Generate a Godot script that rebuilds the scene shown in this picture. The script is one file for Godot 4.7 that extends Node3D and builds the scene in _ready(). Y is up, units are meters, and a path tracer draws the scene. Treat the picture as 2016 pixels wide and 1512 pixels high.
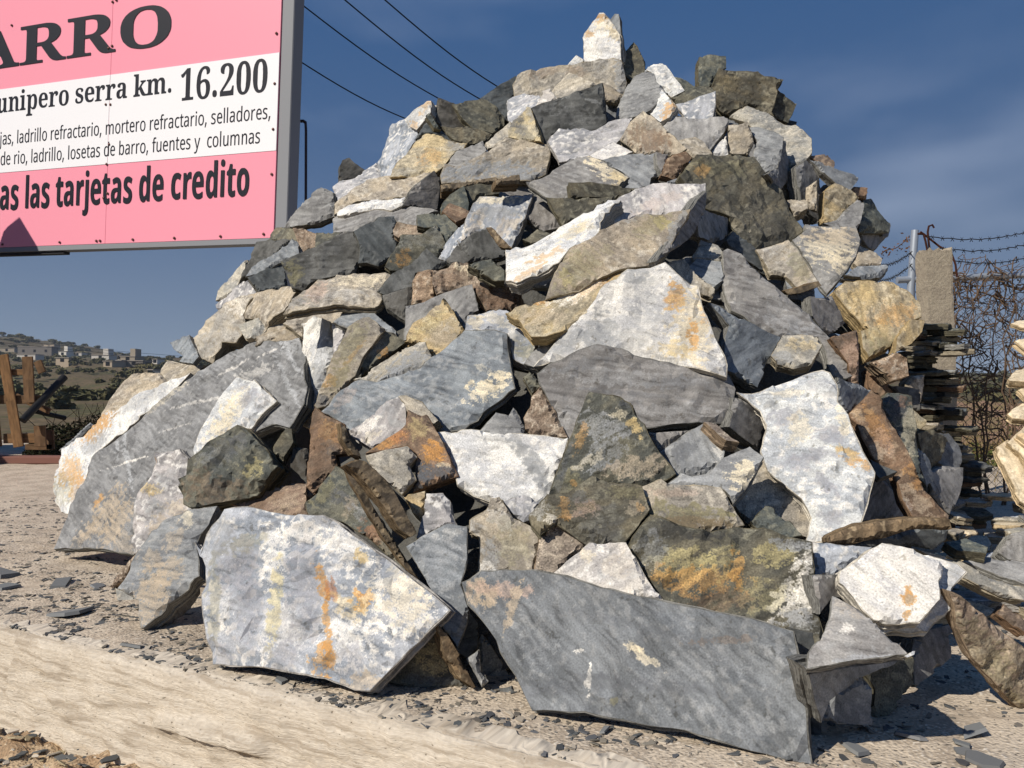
extends Node3D
# Heap of slate slabs on a concrete platform, billboard, fence, hills. Metres, y up.

const BASE := {  # sRGB stone colours: main, second, light
	"g": [Color(.595, .60, .60), Color(.50, .505, .51), Color(.69, .69, .68)],
	"gm": [Color(.53, .535, .54), Color(.45, .455, .46), Color(.65, .65, .645)],
	"gd": [Color(.41, .415, .41), Color(.32, .325, .32), Color(.52, .52, .51)],
	"w": [Color(.86, .85, .825), Color(.75, .75, .75), Color(.93, .915, .885)],
	"wg": [Color(.70, .70, .71), Color(.57, .58, .60), Color(.86, .85, .83)],
	"c": [Color(.685, .655, .595), Color(.575, .56, .53), Color(.80, .77, .71)],
	"o": [Color(.435, .425, .375), Color(.33, .335, .315), Color(.60, .585, .51)],
	"y": [Color(.72, .65, .51), Color(.61, .57, .49), Color(.83, .78, .67)],
	"t": [Color(.64, .575, .505), Color(.50, .44, .385), Color(.76, .71, .64)],
	"r": [Color(.55, .46, .385), Color(.44, .38, .33), Color(.67, .59, .50)],
	"e": [Color(.50, .44, .36), Color(.36, .32, .27), Color(.65, .58, .47)],
	"p": [Color(.86, .79, .67), Color(.76, .69, .58), Color(.92, .87, .77)],
}
const STAIN := {
	"or": Color(.73, .53, .30), "oc": Color(.76, .67, .48), "cr": Color(.86, .81, .70), "gr": Color(.53, .54, .55), "gl": Color(.65, .66, .67),
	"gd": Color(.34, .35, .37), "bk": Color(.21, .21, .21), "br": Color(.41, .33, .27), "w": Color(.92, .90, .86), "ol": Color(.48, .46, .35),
	"yl": Color(.72, .67, .47), "tn": Color(.665, .61, .535), "pk": Color(.70, .60, .54), "li": Color(.555, .56, .59), "rd": Color(.60, .40, .29),
}
var taken := {}
var specs := []
var rng := RandomNumberGenerator.new()
var edge_mat: StandardMaterial3D
var face_mat: StandardMaterial3D
var nz := FastNoiseLite.new()
var NB: PackedByteArray
var NS: PackedByteArray
var NG: PackedByteArray
var NM: PackedByteArray
var NR: PackedByteArray

func numbered(called: String) -> String:
	var k: int = taken.get(called, 0)
	taken[called] = k + 1
	return called if k == 0 else "%s_%03d" % [called, k]

func tag(o: Node, label := "", category := "", group := "", kind := "") -> Node:
	if label: o.set_meta("label", label)
	if category: o.set_meta("category", category)
	if group: o.set_meta("group", group)
	if kind: o.set_meta("kind", kind)
	return o

func put(called: String, mesh: Mesh, m: Material, parent: Node = self) -> MeshInstance3D:
	var o := MeshInstance3D.new()
	o.mesh = mesh
	if m: o.material_override = m
	o.name = numbered(called) if parent == self else called
	parent.add_child(o, true)
	return o

func thing(called: String, at: Vector3, label: String, category: String, group := "") -> Node3D:
	var o := Node3D.new()
	o.name = numbered(called)
	add_child(o)
	o.position = at
	tag(o, label, category, group)
	return o

func mat(c: Color, rough := .9, metal := 0.0) -> StandardMaterial3D:
	var m := StandardMaterial3D.new()
	m.albedo_color = c
	m.roughness = rough
	m.metallic = metal
	m.metallic_specular = .3
	return m

func fnl(seed_: int, freq: float, oct := 4, type := FastNoiseLite.TYPE_SIMPLEX_SMOOTH, frac := FastNoiseLite.FRACTAL_FBM) -> FastNoiseLite:
	var n := FastNoiseLite.new()
	n.seed = seed_
	n.frequency = freq
	n.noise_type = type
	n.fractal_type = frac
	n.fractal_octaves = oct
	return n

# --- shape helpers -------------------------------------------------------
func begin() -> SurfaceTool:
	var st := SurfaceTool.new()
	st.begin(Mesh.PRIMITIVE_TRIANGLES)
	return st

func tri(st: SurfaceTool, a: Vector3, b: Vector3, c: Vector3) -> void:
	st.set_smooth_group(-1)
	st.add_vertex(a); st.add_vertex(b); st.add_vertex(c)

func quad(st: SurfaceTool, a: Vector3, b: Vector3, c: Vector3, d: Vector3) -> void:
	tri(st, a, b, c); tri(st, a, c, d)

func box(st: SurfaceTool, xf: Transform3D, s: Vector3, ch := 0.0) -> void:
	# box of size s about xf, edges chamfered by ch
	var h := s / 2
	var f := [[Vector3.RIGHT, Vector3.UP, Vector3.BACK], [Vector3.UP, Vector3.BACK, Vector3.RIGHT], [Vector3.BACK, Vector3.RIGHT, Vector3.UP]]
	for ax in f:
		for sg in [-1.0, 1.0]:
			var n: Vector3 = ax[0] * sg
			var u: Vector3 = ax[1]
			var v: Vector3 = ax[2]
			var o: Vector3 = n * (n.abs().dot(h))
			var a: float = u.dot(h) - ch
			var b: float = v.dot(h) - ch
			var p := [o - u * a - v * b, o + u * a - v * b, o + u * a + v * b, o - u * a + v * b]
			if sg > 0: p.reverse()
			quad(st, xf * p[0], xf * p[1], xf * p[2], xf * p[3])
	if ch > 0.0:
		for k in 3:
			var a1: Vector3 = f[k][0]
			var a2: Vector3 = f[k][1]
			var a3: Vector3 = f[k][2]
			for s1 in [-1.0, 1.0]:
				for s2 in [-1.0, 1.0]:
					var l: float = a3.dot(h) - ch
					var e1: Vector3 = a1 * s1 * a1.dot(h) + a2 * s2 * (a2.dot(h) - ch)
					var e2: Vector3 = a1 * s1 * (a1.dot(h) - ch) + a2 * s2 * a2.dot(h)
					var q := [e1 - a3 * l, e1 + a3 * l, e2 + a3 * l, e2 - a3 * l]
					if s1 * s2 < 0: q.reverse()
					quad(st, xf * q[3], xf * q[2], xf * q[1], xf * q[0])

func tube(st: SurfaceTool, pts: Array, r0: float, r1: float, sides := 6) -> void:
	var rings := []
	var n := pts.size()
	var up := Vector3(.31, .87, .38).normalized()
	for i in n:
		var d: Vector3 = (pts[mini(i + 1, n - 1)] - pts[maxi(i - 1, 0)]).normalized()
		var u := d.cross(up).normalized()
		var v := d.cross(u)
		var r := lerpf(r0, r1, float(i) / maxi(1, n - 1))
		var ring := []
		for k in sides:
			var a := TAU * k / sides
			ring.append(pts[i] + (u * cos(a) + v * sin(a)) * r)
		rings.append(ring)
	for i in n - 1:
		for k in sides:
			var k2 := (k + 1) % sides
			for q in [[rings[i][k], rings[i][k2], rings[i + 1][k2]], [rings[i][k], rings[i + 1][k2], rings[i + 1][k]]]:
				st.set_smooth_group(0 if sides > 5 else -1)
				st.add_vertex(q[0]); st.add_vertex(q[2]); st.add_vertex(q[1])
	for e in [0, n - 1]:
		for k in range(1, sides - 1):
			if e == 0: tri(st, rings[0][0], rings[0][k], rings[0][k + 1])
			else: tri(st, rings[e][0], rings[e][k + 1], rings[e][k])

func done(st: SurfaceTool) -> ArrayMesh:
	st.generate_normals()
	return st.commit()

# --- stone slabs ---------------------------------------------------------
func slab(typ: String, th: float, x: float, y: float, z: float, yaw: float, pitch: float, pts: Array, patches: Array, label: String, category := "stone slab", group := "slate slabs piled in the heap", called := "slate_slab", roll := 0.0) -> void:
	var ol := PackedVector2Array()
	for i in range(0, pts.size(), 2):
		ol.append(Vector2(pts[i], pts[i + 1]) * .001)
	if not Geometry2D.is_polygon_clockwise(ol): ol.reverse()
	ol.reverse()
	specs.append({"typ": typ, "th": th, "at": Vector3(x, y, z), "yaw": yaw, "pitch": pitch, "roll": roll, "ol": ol, "patches": patches, "label": label, "category": category, "group": group, "called": called, "seed": specs.size()})

func ragged(ol: PackedVector2Array, seed_: int) -> PackedVector2Array:
	# broken outline: edges resampled and pushed in and out
	var per := 0.0
	for i in ol.size(): per += ol[i].distance_to(ol[(i + 1) % ol.size()])
	var ds := clampf(per / 70.0, .010, .035)
	var amp := clampf(per * .0032, .0015, .006)
	var out := PackedVector2Array()
	var run := 0.0
	for i in ol.size():
		var a := ol[i]
		var b := ol[(i + 1) % ol.size()]
		var l := a.distance_to(b)
		var k := maxi(1, int(l / ds))
		var n := (b - a).orthogonal() / maxf(l, .0001)
		for j in k:
			var t := float(j) / k
			var w := nz.get_noise_2d((run + l * t) * 900.0, seed_ * 77.0) * .75 + nz.get_noise_2d((run + l * t) * 3600.0, seed_ * 31.0) * .5
			out.append(a.lerp(b, t) + n * w * amp * (1.0 if j > 0 else .4))
		run += l
	return out

func slab_mesh(s: Dictionary) -> ArrayMesh:
	var ol := ragged(s.ol, s.seed)
	var n := ol.size()
	var bb := Rect2(s.ol[0], Vector2.ZERO)
	for p in s.ol: bb = bb.expand(p)
	var area := 0.0
	for i in n: area += ol[i].cross(ol[(i + 1) % n]) * .5
	area = absf(area)
	var typ: String = s.typ
	var th: float = s.th
	var rough: float = {"t": 1.9, "c": 1.0, "w": .85, "y": 1.1, "e": .7, "p": .6, "o": 1.0, "r": .8, "g": .6, "gm": .6, "gd": .75}.get(typ, 1.0)
	var amp := clampf(sqrt(area) * .02, .003, .009) * rough + (.004 if th > .12 else 0.0)
	var out_n := []
	for i in n:
		out_n.append((ol[(i + 1) % n] - ol[(i - 1 + n) % n]).orthogonal().normalized())
	# does orthogonal() point outwards?
	var mid: Vector2 = bb.get_center()
	var sgn := 0.0
	for i in n: sgn += signf(out_n[i].dot(ol[i] - mid))
	if sgn < 0: for i in n: out_n[i] = -out_n[i]
	# front face: inset ring + scattered inner points
	var inset := clampf(sqrt(area) * .012, .002, .005)
	var pts := PackedVector2Array()
	for i in n: pts.append(ol[i] - out_n[i] * inset)
	var ring := pts.duplicate()
	var g := maxf(sqrt(area / 420.0), .010)
	var r := RandomNumberGenerator.new()
	r.seed = 991 + s.seed
	var yy := bb.position.y
	while yy < bb.end.y:
		var xx := bb.position.x
		while xx < bb.end.x:
			var p := Vector2(xx + r.randf() * g * .8, yy + r.randf() * g * .8)
			if Geometry2D.is_point_in_polygon(p, ring):
				var ok := true
				for q in ring:
					if q.distance_squared_to(p) < g * g * .3:
						ok = false
						break
				if ok: pts.append(p)
			xx += g
		yy += g
	var ang := r.randf() * TAU
	var fx := cos(ang)
	var fy := sin(ang)
	var ofs: float = s.seed * 13.7
	var hs := PackedFloat32Array()
	var size := sqrt(area)
	var per := 0.0
	for i in n: per += ol[i].distance_to(ol[(i + 1) % n])
	var slim := 2.0 * area / per
	amp *= clampf(slim / (size * .3), .35, 1.0)
	var bend: float = {"g": .012, "gm": .010, "gd": .012, "t": .012, "e": .008, "p": .01, "r": .012}.get(typ, .018)
	var lam := clampf(th * .13, .003, .008)
	for ip in pts.size():
		var p := pts[ip]
		var edge := 0.0
		if ip >= n:
			edge = 1.0
			for q2 in ring: edge = minf(edge, q2.distance_squared_to(p))
			edge = sqrt(edge)
		var u := p.x * fx - p.y * fy
		var v := p.x * fy + p.y * fx
		var q := nz.get_noise_2d(u * 420.0 + ofs * 9.0, v * 900.0) * 2.4 + .15 * nz.get_noise_2d(u * 3000.0, v * 3000.0 + ofs)
		var step := floorf(q * 3.0) / 3.0
		var fr := (q - step) * 3.0
		var h := (step + smoothstep(.82, 1.0, fr) / 3.0) * amp
		h += nz.get_noise_2d(p.x * 1700.0 + ofs, p.y * 1700.0) * amp * .35
		# whole slab bent a little; leaves chipped away along parts of the rim
		h += nz.get_noise_2d(p.x * 110.0 + ofs * 5.0, p.y * 110.0) * slim * 3.0 * bend
		var cw := (nz.get_noise_2d(p.x * 330.0 + ofs * 3.0, p.y * 330.0) * .75 - .02) * minf(size * .4, slim * .9)
		if edge < cw: h -= lam
		if edge < cw * .5: h -= lam
		hs.append(h)
	var idx := Geometry2D.triangulate_delaunay(pts)
	var rc: Rect2 = s.rect
	var bx: Rect2 = s.tex_bb
	var st := begin()
	var stb := begin()
	for i in range(0, idx.size(), 3):
		var a := pts[idx[i]]
		var b := pts[idx[i + 1]]
		var c := pts[idx[i + 2]]
		if not Geometry2D.is_point_in_polygon((a + b + c) / 3.0, ring): continue
		var order := [idx[i], idx[i + 1], idx[i + 2]]
		if (b - a).cross(c - a) > 0: order = [idx[i], idx[i + 2], idx[i + 1]]
		var dz := maxf(maxf(hs[order[0]], hs[order[1]]), hs[order[2]]) - minf(minf(hs[order[0]], hs[order[1]]), hs[order[2]])
		var grp := -1 if dz > lam * .8 else 0
		for k in order:
			var p := pts[k]
			st.set_smooth_group(grp)
			st.set_uv(Vector2(rc.position.x + (p.x - bx.position.x) / bx.size.x * rc.size.x, rc.position.y + (bx.end.y - p.y) / bx.size.y * rc.size.y))
			st.add_vertex(Vector3(p.x, p.y, hs[k]))
		order.reverse()
		for k in order:
			stb.set_smooth_group(0)
			stb.set_color(s.edge)
			stb.set_uv(pts[k] * 3.0)
			stb.add_vertex(Vector3(pts[k].x, pts[k].y, -th + hs[k] * .5))
	# layered side: thin leaves stepping in and out
	var nl := clampi(int(th / .013), 2, 7)
	var rings := []
	var zr := []
	var first := []
	for i in n: first.append(Vector3(ring[i].x, ring[i].y, hs[i]))
	rings.append(first)
	zr.append(0.0)
	for k in nl:
		var o1 := -inset * .3 if k == 0 else r.randf_range(-.011, .004) * clampf(sqrt(area) * 4.0, .4, 1.3)
		for e in 2:
			var rr := []
			var f := (float(k) + (.12 if e == 0 else .92)) / nl
			for i in n:
				var w := nz.get_noise_2d(i * 16.0 + k * 311.0, s.seed * 57.0) * .006
				var p: Vector2 = ol[i] + out_n[i] * (o1 + w)
				rr.append(Vector3(p.x, p.y, lerpf(hs[i], -th + hs[i] * .5, f)))
			rings.append(rr)
			zr.append(f * th)
	var last := []
	for i in n: last.append(Vector3(ring[i].x, ring[i].y, -th + hs[i] * .5))
	rings.append(last)
	zr.append(th)
	var run := 0.0
	for i in n:
		var j := (i + 1) % n
		var d := ol[i].distance_to(ol[j])
		for k in rings.size() - 1:
			var q := [rings[k][i], rings[k][j], rings[k + 1][j], rings[k + 1][i]]
			var uv := [Vector2(run, zr[k]), Vector2(run + d, zr[k]), Vector2(run + d, zr[k + 1]), Vector2(run, zr[k + 1])]
			for t in [0, 2, 1, 0, 3, 2]:
				stb.set_smooth_group(-1)
				stb.set_color(s.edge)
				stb.set_uv(Vector2(uv[t].x * 2.0, uv[t].y * 9.0))
				stb.add_vertex(q[t])
		run += d
	st.generate_normals()
	st.generate_tangents()
	stb.generate_normals()
	stb.generate_tangents()
	st.set_material(face_mat)
	stb.set_material(edge_mat)
	var am := st.commit()
	return stb.commit(am)

func noise_bytes(seed_: int, freq: float, oct: int, frac := FastNoiseLite.FRACTAL_FBM) -> PackedByteArray:
	var im := fnl(seed_, freq, oct, FastNoiseLite.TYPE_SIMPLEX_SMOOTH, frac).get_seamless_image(512, 512)
	im.convert(Image.FORMAT_L8)
	return im.get_data()

func build_slabs() -> void:
	NB = noise_bytes(5, .007, 5)
	NS = noise_bytes(6, .012, 4)
	NG = noise_bytes(7, .06, 3)
	NM = noise_bytes(8, .02, 5)
	NR = noise_bytes(9, .009, 4, FastNoiseLite.FRACTAL_RIDGED)
	# every slab gets its own field of one shared picture of the rock faces
	var W := 2048
	var order := range(specs.size())
	for s in specs:
		var bb := Rect2(s.ol[0], Vector2.ZERO)
		for p in s.ol: bb = bb.expand(p)
		bb = bb.grow(.025)
		var ppm: float = clampf(1080.0 / s.at.distance_to(Vector3(0, 1, 0)), 110.0, 480.0)
		s.tw = int(ceil(bb.size.x * ppm))
		s.th_px = int(ceil(bb.size.y * ppm))
		s.tex_bb = bb
		s.edge = (BASE[s.typ][0] as Color).srgb_to_linear()
	order.sort_custom(func(a, b): return specs[a].th_px > specs[b].th_px)
	var cx := 0
	var cy := 0
	var row := 0
	for k in order:
		var s: Dictionary = specs[k]
		if cx + s.tw > W:
			cx = 0
			cy += row
			row = 0
		s.px = cx
		s.py = cy
		cx += s.tw
		row = maxi(row, s.th_px)
	var Hh := cy + row
	var rgb := PackedByteArray()
	rgb.resize(W * Hh * 3)
	var hgt := PackedByteArray()
	hgt.resize(W * Hh)
	for s in specs: paint(s, rgb, hgt, W)
	for s in specs: s.rect = Rect2(float(s.px) / W, float(s.py) / Hh, float(s.tw) / W, float(s.th_px) / Hh)
	var im := Image.create_from_data(W, Hh, false, Image.FORMAT_RGB8, rgb)
	var hm := Image.create_from_data(W, Hh, false, Image.FORMAT_L8, hgt)
	hm.convert(Image.FORMAT_RGBA8)
	hm.bump_map_to_normal_map(2.6)
	face_mat = mat(Color.WHITE, .82)
	face_mat.albedo_texture = ImageTexture.create_from_image(im)
	face_mat.normal_enabled = true
	face_mat.normal_texture = ImageTexture.create_from_image(hm)
	face_mat.normal_scale = 1.0
	# broken sides: fine leaves
	var eb := PackedByteArray()
	eb.resize(256 * 256 * 3)
	var eh := PackedByteArray()
	eh.resize(256 * 256)
	for j in 256:
		var lay := .5 + .5 * nz.get_noise_2d(j * 34.0, 5.0)
		for i in 256:
			var b: int = NS[(j * 6 & 511) * 512 + (i & 511)]
			var q := clampf(.84 + (lay - .5) * .36 + (b - 128) * .0022 + (NG[(j & 511) * 512 + (i * 2 & 511)] - 128) * .0013, .25, 1.0)
			var k := (j * 256 + i)
			eb[k * 3] = int(q * 255)
			eb[k * 3 + 1] = int(q * 250)
			eb[k * 3 + 2] = int(q * 240)
			eh[k] = int(clampf(lay * 150.0 + b * .4, 0, 255))
	edge_mat = mat(Color(1, 1, 1), .9)
	edge_mat.vertex_color_use_as_albedo = true
	edge_mat.albedo_texture = ImageTexture.create_from_image(Image.create_from_data(256, 256, false, Image.FORMAT_RGB8, eb))
	var ei := Image.create_from_data(256, 256, false, Image.FORMAT_L8, eh)
	ei.convert(Image.FORMAT_RGBA8)
	ei.bump_map_to_normal_map(4.0)
	edge_mat.normal_enabled = true
	edge_mat.normal_texture = ImageTexture.create_from_image(ei)
	for s in specs:
		var o := MeshInstance3D.new()
		o.mesh = slab_mesh(s)
		o.name = numbered(s.called)
		add_child(o)
		o.position = s.at
		o.basis = Basis(Vector3.UP, deg_to_rad(s.yaw)) * Basis(Vector3.RIGHT, -deg_to_rad(s.pitch)) * Basis(Vector3.BACK, deg_to_rad(s.roll))
		tag(o, s.label, s.category, s.group, "thing")

func paint(s: Dictionary, rgb: PackedByteArray, hgt: PackedByteArray, W: int) -> void:
	var r := RandomNumberGenerator.new()
	r.seed = 4001 + s.seed * 17
	var typ: String = s.typ
	var v := 1.0 + r.randf_range(-.07, .07)
	var c1: Color = BASE[typ][0] * v
	var c2: Color = BASE[typ][1] * v
	var c3: Color = BASE[typ][2]
	var tint := r.randf_range(-.02, .02)
	var r1 := (c1.r + tint) * 255.0
	var g1 := c1.g * 255.0
	var b1 := (c1.b - tint) * 255.0
	var r2 := (c2.r + tint) * 255.0
	var g2 := c2.g * 255.0
	var b2 := (c2.b - tint) * 255.0
	var r3 := c3.r * 255.0
	var g3 := c3.g * 255.0
	var b3 := c3.b * 255.0
	var grain: float = {"t": 2.6, "c": 1.5, "w": 1.2, "y": 1.7, "o": 1.6, "r": 1.6, "e": 1.5}.get(typ, .9)
	var lightness: float = {"g": .45, "gm": .35, "gd": .35, "o": .55, "w": .8, "wg": .9}.get(typ, .7)
	var ang := r.randf_range(-.7, .7) + (PI / 2 if r.randf() < .25 else 0.0)
	var ca := cos(ang)
	var sa := sin(ang)
	var ox := r.randf() * 7.0
	var oy := r.randf() * 7.0
	var bb: Rect2 = s.tex_bb
	var mx: float = bb.size.x / s.tw
	var my: float = bb.size.y / s.th_px
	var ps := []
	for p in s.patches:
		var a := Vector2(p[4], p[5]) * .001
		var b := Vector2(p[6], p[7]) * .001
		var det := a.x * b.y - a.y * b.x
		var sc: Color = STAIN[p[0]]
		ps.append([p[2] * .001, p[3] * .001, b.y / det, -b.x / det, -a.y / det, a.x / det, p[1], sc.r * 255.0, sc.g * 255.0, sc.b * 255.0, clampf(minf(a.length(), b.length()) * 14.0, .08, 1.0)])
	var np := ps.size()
	var sk := r.randi() & 511
	var vein: float = {"g": .4, "gm": .5, "gd": .4, "o": .5, "w": .6, "wg": .75}.get(typ, .45)
	var streak: float = {"g": .0011, "gm": .0012, "gd": .0011, "w": .0006, "t": .0005, "e": .0018}.get(typ, .0009)
	var poly: PackedVector2Array = s.ol
	var npoly := poly.size()
	for j in s.th_px:
		var y: float = bb.end.y - (j + .5) * my
		var base: int = (s.py + j) * W + s.px
		var lo := 1e9
		var hi := -1e9
		for e in npoly:
			var pa := poly[e]
			var pb := poly[(e + 1) % npoly]
			var y0 := minf(pa.y, pb.y)
			var y1 := maxf(pa.y, pb.y)
			if y1 < y - .03 or y0 > y + .03: continue
			if y1 - y0 < .002:
				lo = minf(lo, minf(pa.x, pb.x))
				hi = maxf(hi, maxf(pa.x, pb.x))
				continue
			for yy in [clampf(y - .03, y0, y1), clampf(y + .03, y0, y1)]:
				var xx: float = pa.x + (pb.x - pa.x) * (yy - pa.y) / (pb.y - pa.y)
				lo = minf(lo, xx)
				hi = maxf(hi, xx)
		var i0 := clampi(int((lo - .03 - bb.position.x) / mx), 0, s.tw)
		var i1 := clampi(int((hi + .03 - bb.position.x) / mx) + 1, 0, s.tw)
		for i in range(i0, i1):
			var x: float = bb.position.x + (i + .5) * mx
			var xr := x * ca - y * sa + ox
			var yr := x * sa + y * ca + oy
			var na := NB[(int(yr * 620.0) & 511) * 512 + (int(xr * 620.0) & 511)]
			var nb := NS[(int(yr * 900.0) & 511) * 512 + (int(xr * 170.0) & 511)]
			var nd := NG[(int(yr * 2300.0) & 511) * 512 + (int(xr * 2300.0) & 511)]
			var nm := NM[(int(yr * 1150.0) & 511) * 512 + (int(xr * 1150.0) & 511)]
			var nr := NR[(int(yr * 700.0 + nm * .12) & 511) * 512 + ((int(xr * 700.0) + sk) & 511)]
			var nf := NS[((int(yr * 3100.0 + na * .4)) & 511) * 512 + ((int(xr * 380.0) + sk) & 511)]
			var nv := NR[((int(x * 1500.0 + nb * .25) + sk) & 511) * 512 + (int(y * 1500.0 + na * .5) & 511)]
			var k := clampf((na * .55 + nb * .45 - 104.0) * .022, 0.0, 1.0)
			var cr := r1 + (r2 - r1) * k
			var cg := g1 + (g2 - g1) * k
			var cb := b1 + (b2 - b1) * k
			k = clampf((nm * .6 + nb * .4 - 138.0) * .03, 0.0, 1.0) * lightness
			cr += (r3 - cr) * k
			cg += (g3 - cg) * k
			cb += (b3 - cb) * k
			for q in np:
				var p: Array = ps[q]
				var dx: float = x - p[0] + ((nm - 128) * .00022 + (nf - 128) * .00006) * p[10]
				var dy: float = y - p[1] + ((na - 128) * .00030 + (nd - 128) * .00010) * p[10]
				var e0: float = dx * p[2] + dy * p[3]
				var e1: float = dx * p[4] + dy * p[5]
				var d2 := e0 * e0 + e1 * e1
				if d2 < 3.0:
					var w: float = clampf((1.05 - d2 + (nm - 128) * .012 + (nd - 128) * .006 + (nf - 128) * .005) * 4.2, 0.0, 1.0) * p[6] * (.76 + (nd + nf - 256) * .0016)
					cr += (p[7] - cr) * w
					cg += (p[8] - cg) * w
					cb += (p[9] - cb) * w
			# pale calcite strokes, dark hairlines along the cleavage, grain
			if nr > 232 and nd > 100:
				k = vein
				cr += (r3 - cr) * k
				cg += (g3 - cg) * k
				cb += (b3 - cb) * k
			if nv > 243 and nm > 118:
				k = .55
				cr += (r3 - cr) * k
				cg += (g3 - cg) * k
				cb += (b3 - cb) * k
			elif nv < 42 and nm < 120:
				cr *= .80
				cg *= .79
				cb *= .77
			k = 1.0 + (nd - 128) * .0016 * grain + (nf - 128) * streak
			if nf < 52: k -= .10
			if nd > 222 and nm > 120: k += .12 * grain
			elif nd < 36: k -= .13 * grain
			var o: int = base + i
			rgb[o * 3] = int(clampf(cr * k, 0.0, 255.0))
			rgb[o * 3 + 1] = int(clampf(cg * k, 0.0, 255.0))
			rgb[o * 3 + 2] = int(clampf(cb * k, 0.0, 255.0))
			hgt[o] = int(clampf(110.0 + (nb - 128) * .2 + (nf - 128) * .16 + (nd - 128) * .13 * grain + (na / 40) * 9.0 + (nm - 128) * .14 * grain - (34.0 if nv < 42 and nm < 120 else 0.0), 0.0, 255.0))

# --- computed textures for the ground ------------------------------------
func ground_mat(cols: Array, size_m: float, seed_: int, rough := .95, bump := 3.0, W := 320) -> StandardMaterial3D:
	var a := fnl(seed_, 4.6 / W, 5).get_seamless_image(W, W)
	var b := fnl(seed_ + 1, 23.0 / W, 4).get_seamless_image(W, W)
	var c := fnl(seed_ + 2, 107.0 / W, 3).get_seamless_image(W, W)
	for q in [a, b, c]: q.convert(Image.FORMAT_L8)
	var da: PackedByteArray = a.get_data()
	var db: PackedByteArray = b.get_data()
	var dc: PackedByteArray = c.get_data()
	var rgb := PackedByteArray()
	rgb.resize(W * W * 3)
	var h := PackedByteArray()
	h.resize(W * W)
	for i in W * W:
		var u := clampf((da[i] * .5 + db[i] * .5 - 118.0) / 36.0, 0, 1)
		var col: Color = (cols[0] as Color).lerp(cols[1], u)
		var w := clampf((db[i] * .45 + dc[i] * .55 - 165.0) / 22.0, 0, 1)
		col = col.lerp(cols[2], w)
		w = clampf((84.0 - db[i] * .3 - dc[i] * .7) / 16.0, 0, 1)
		col = col.lerp(cols[3], w)
		var k := 1.0 + (dc[i] - 128) * .0009
		rgb[i * 3] = int(clampf(col.r * k, 0, 1) * 255)
		rgb[i * 3 + 1] = int(clampf(col.g * k, 0, 1) * 255)
		rgb[i * 3 + 2] = int(clampf(col.b * k, 0, 1) * 255)
		h[i] = int(clampf(128 + (db[i] - 128) * .5 + (dc[i] - 128) * .45, 0, 255))
	var m := mat(Color.WHITE, rough)
	m.albedo_texture = ImageTexture.create_from_image(Image.create_from_data(W, W, false, Image.FORMAT_RGB8, rgb))
	var hi := Image.create_from_data(W, W, false, Image.FORMAT_L8, h)
	hi.convert(Image.FORMAT_RGBA8)
	hi.bump_map_to_normal_map(bump)
	m.normal_enabled = true
	m.normal_texture = ImageTexture.create_from_image(hi)
	m.uv1_scale = Vector3.ONE / size_m
	return m

func grid_mesh(f: Callable, us: Array, vs: Array, uvf = null) -> ArrayMesh:
	var st := begin()
	st.set_smooth_group(0)
	var pos := []
	var uvs := []
	for v in vs:
		for u in us:
			var p: Vector3 = f.call(u, v)
			pos.append(p)
			uvs.append(uvf.call(u, v, p) if uvf != null else Vector2(p.x, p.z))
	var n := us.size()
	for i in pos.size():
		st.set_uv(uvs[i])
		st.add_vertex(pos[i])
	for j in vs.size() - 1:
		for i in n - 1:
			var a := j * n + i
			for k in [a, a + n, a + 1, a + 1, a + n, a + n + 1]: st.add_index(k)
	st.generate_normals()
	st.generate_tangents()
	return st.commit()

func steps(a: float, b: float, n: int, power := 1.0) -> Array:
	var out := []
	for i in n + 1: out.append(lerpf(a, b, pow(float(i) / n, power)))
	return out

# platform edge: runs from far on one side to near on the other
const EDGE_O := Vector3(.038, 0, -2.22)
const EDGE_A := Vector3(.878, 0, .478)   # along the kerb
const EDGE_B := Vector3(.478, 0, -.878)  # inwards

func hill_h(x: float, z: float) -> float:
	var d := -z
	var far := smoothstep(30.0, 520.0, d)
	var ridge := lerpf(36.0, 19.0, smoothstep(-330.0, -205.0, x))
	ridge = lerpf(ridge, 10.0, smoothstep(-200.0, 150.0, x))
	var h := -.4 + ridge * pow(far, .8)
	h += nz.get_noise_2d(x * 3.0, z * 3.0) * smoothstep(25.0, 160.0, d) * 3.0
	h -= smoothstep(540.0, 900.0, d) * 60.0
	return h

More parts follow.
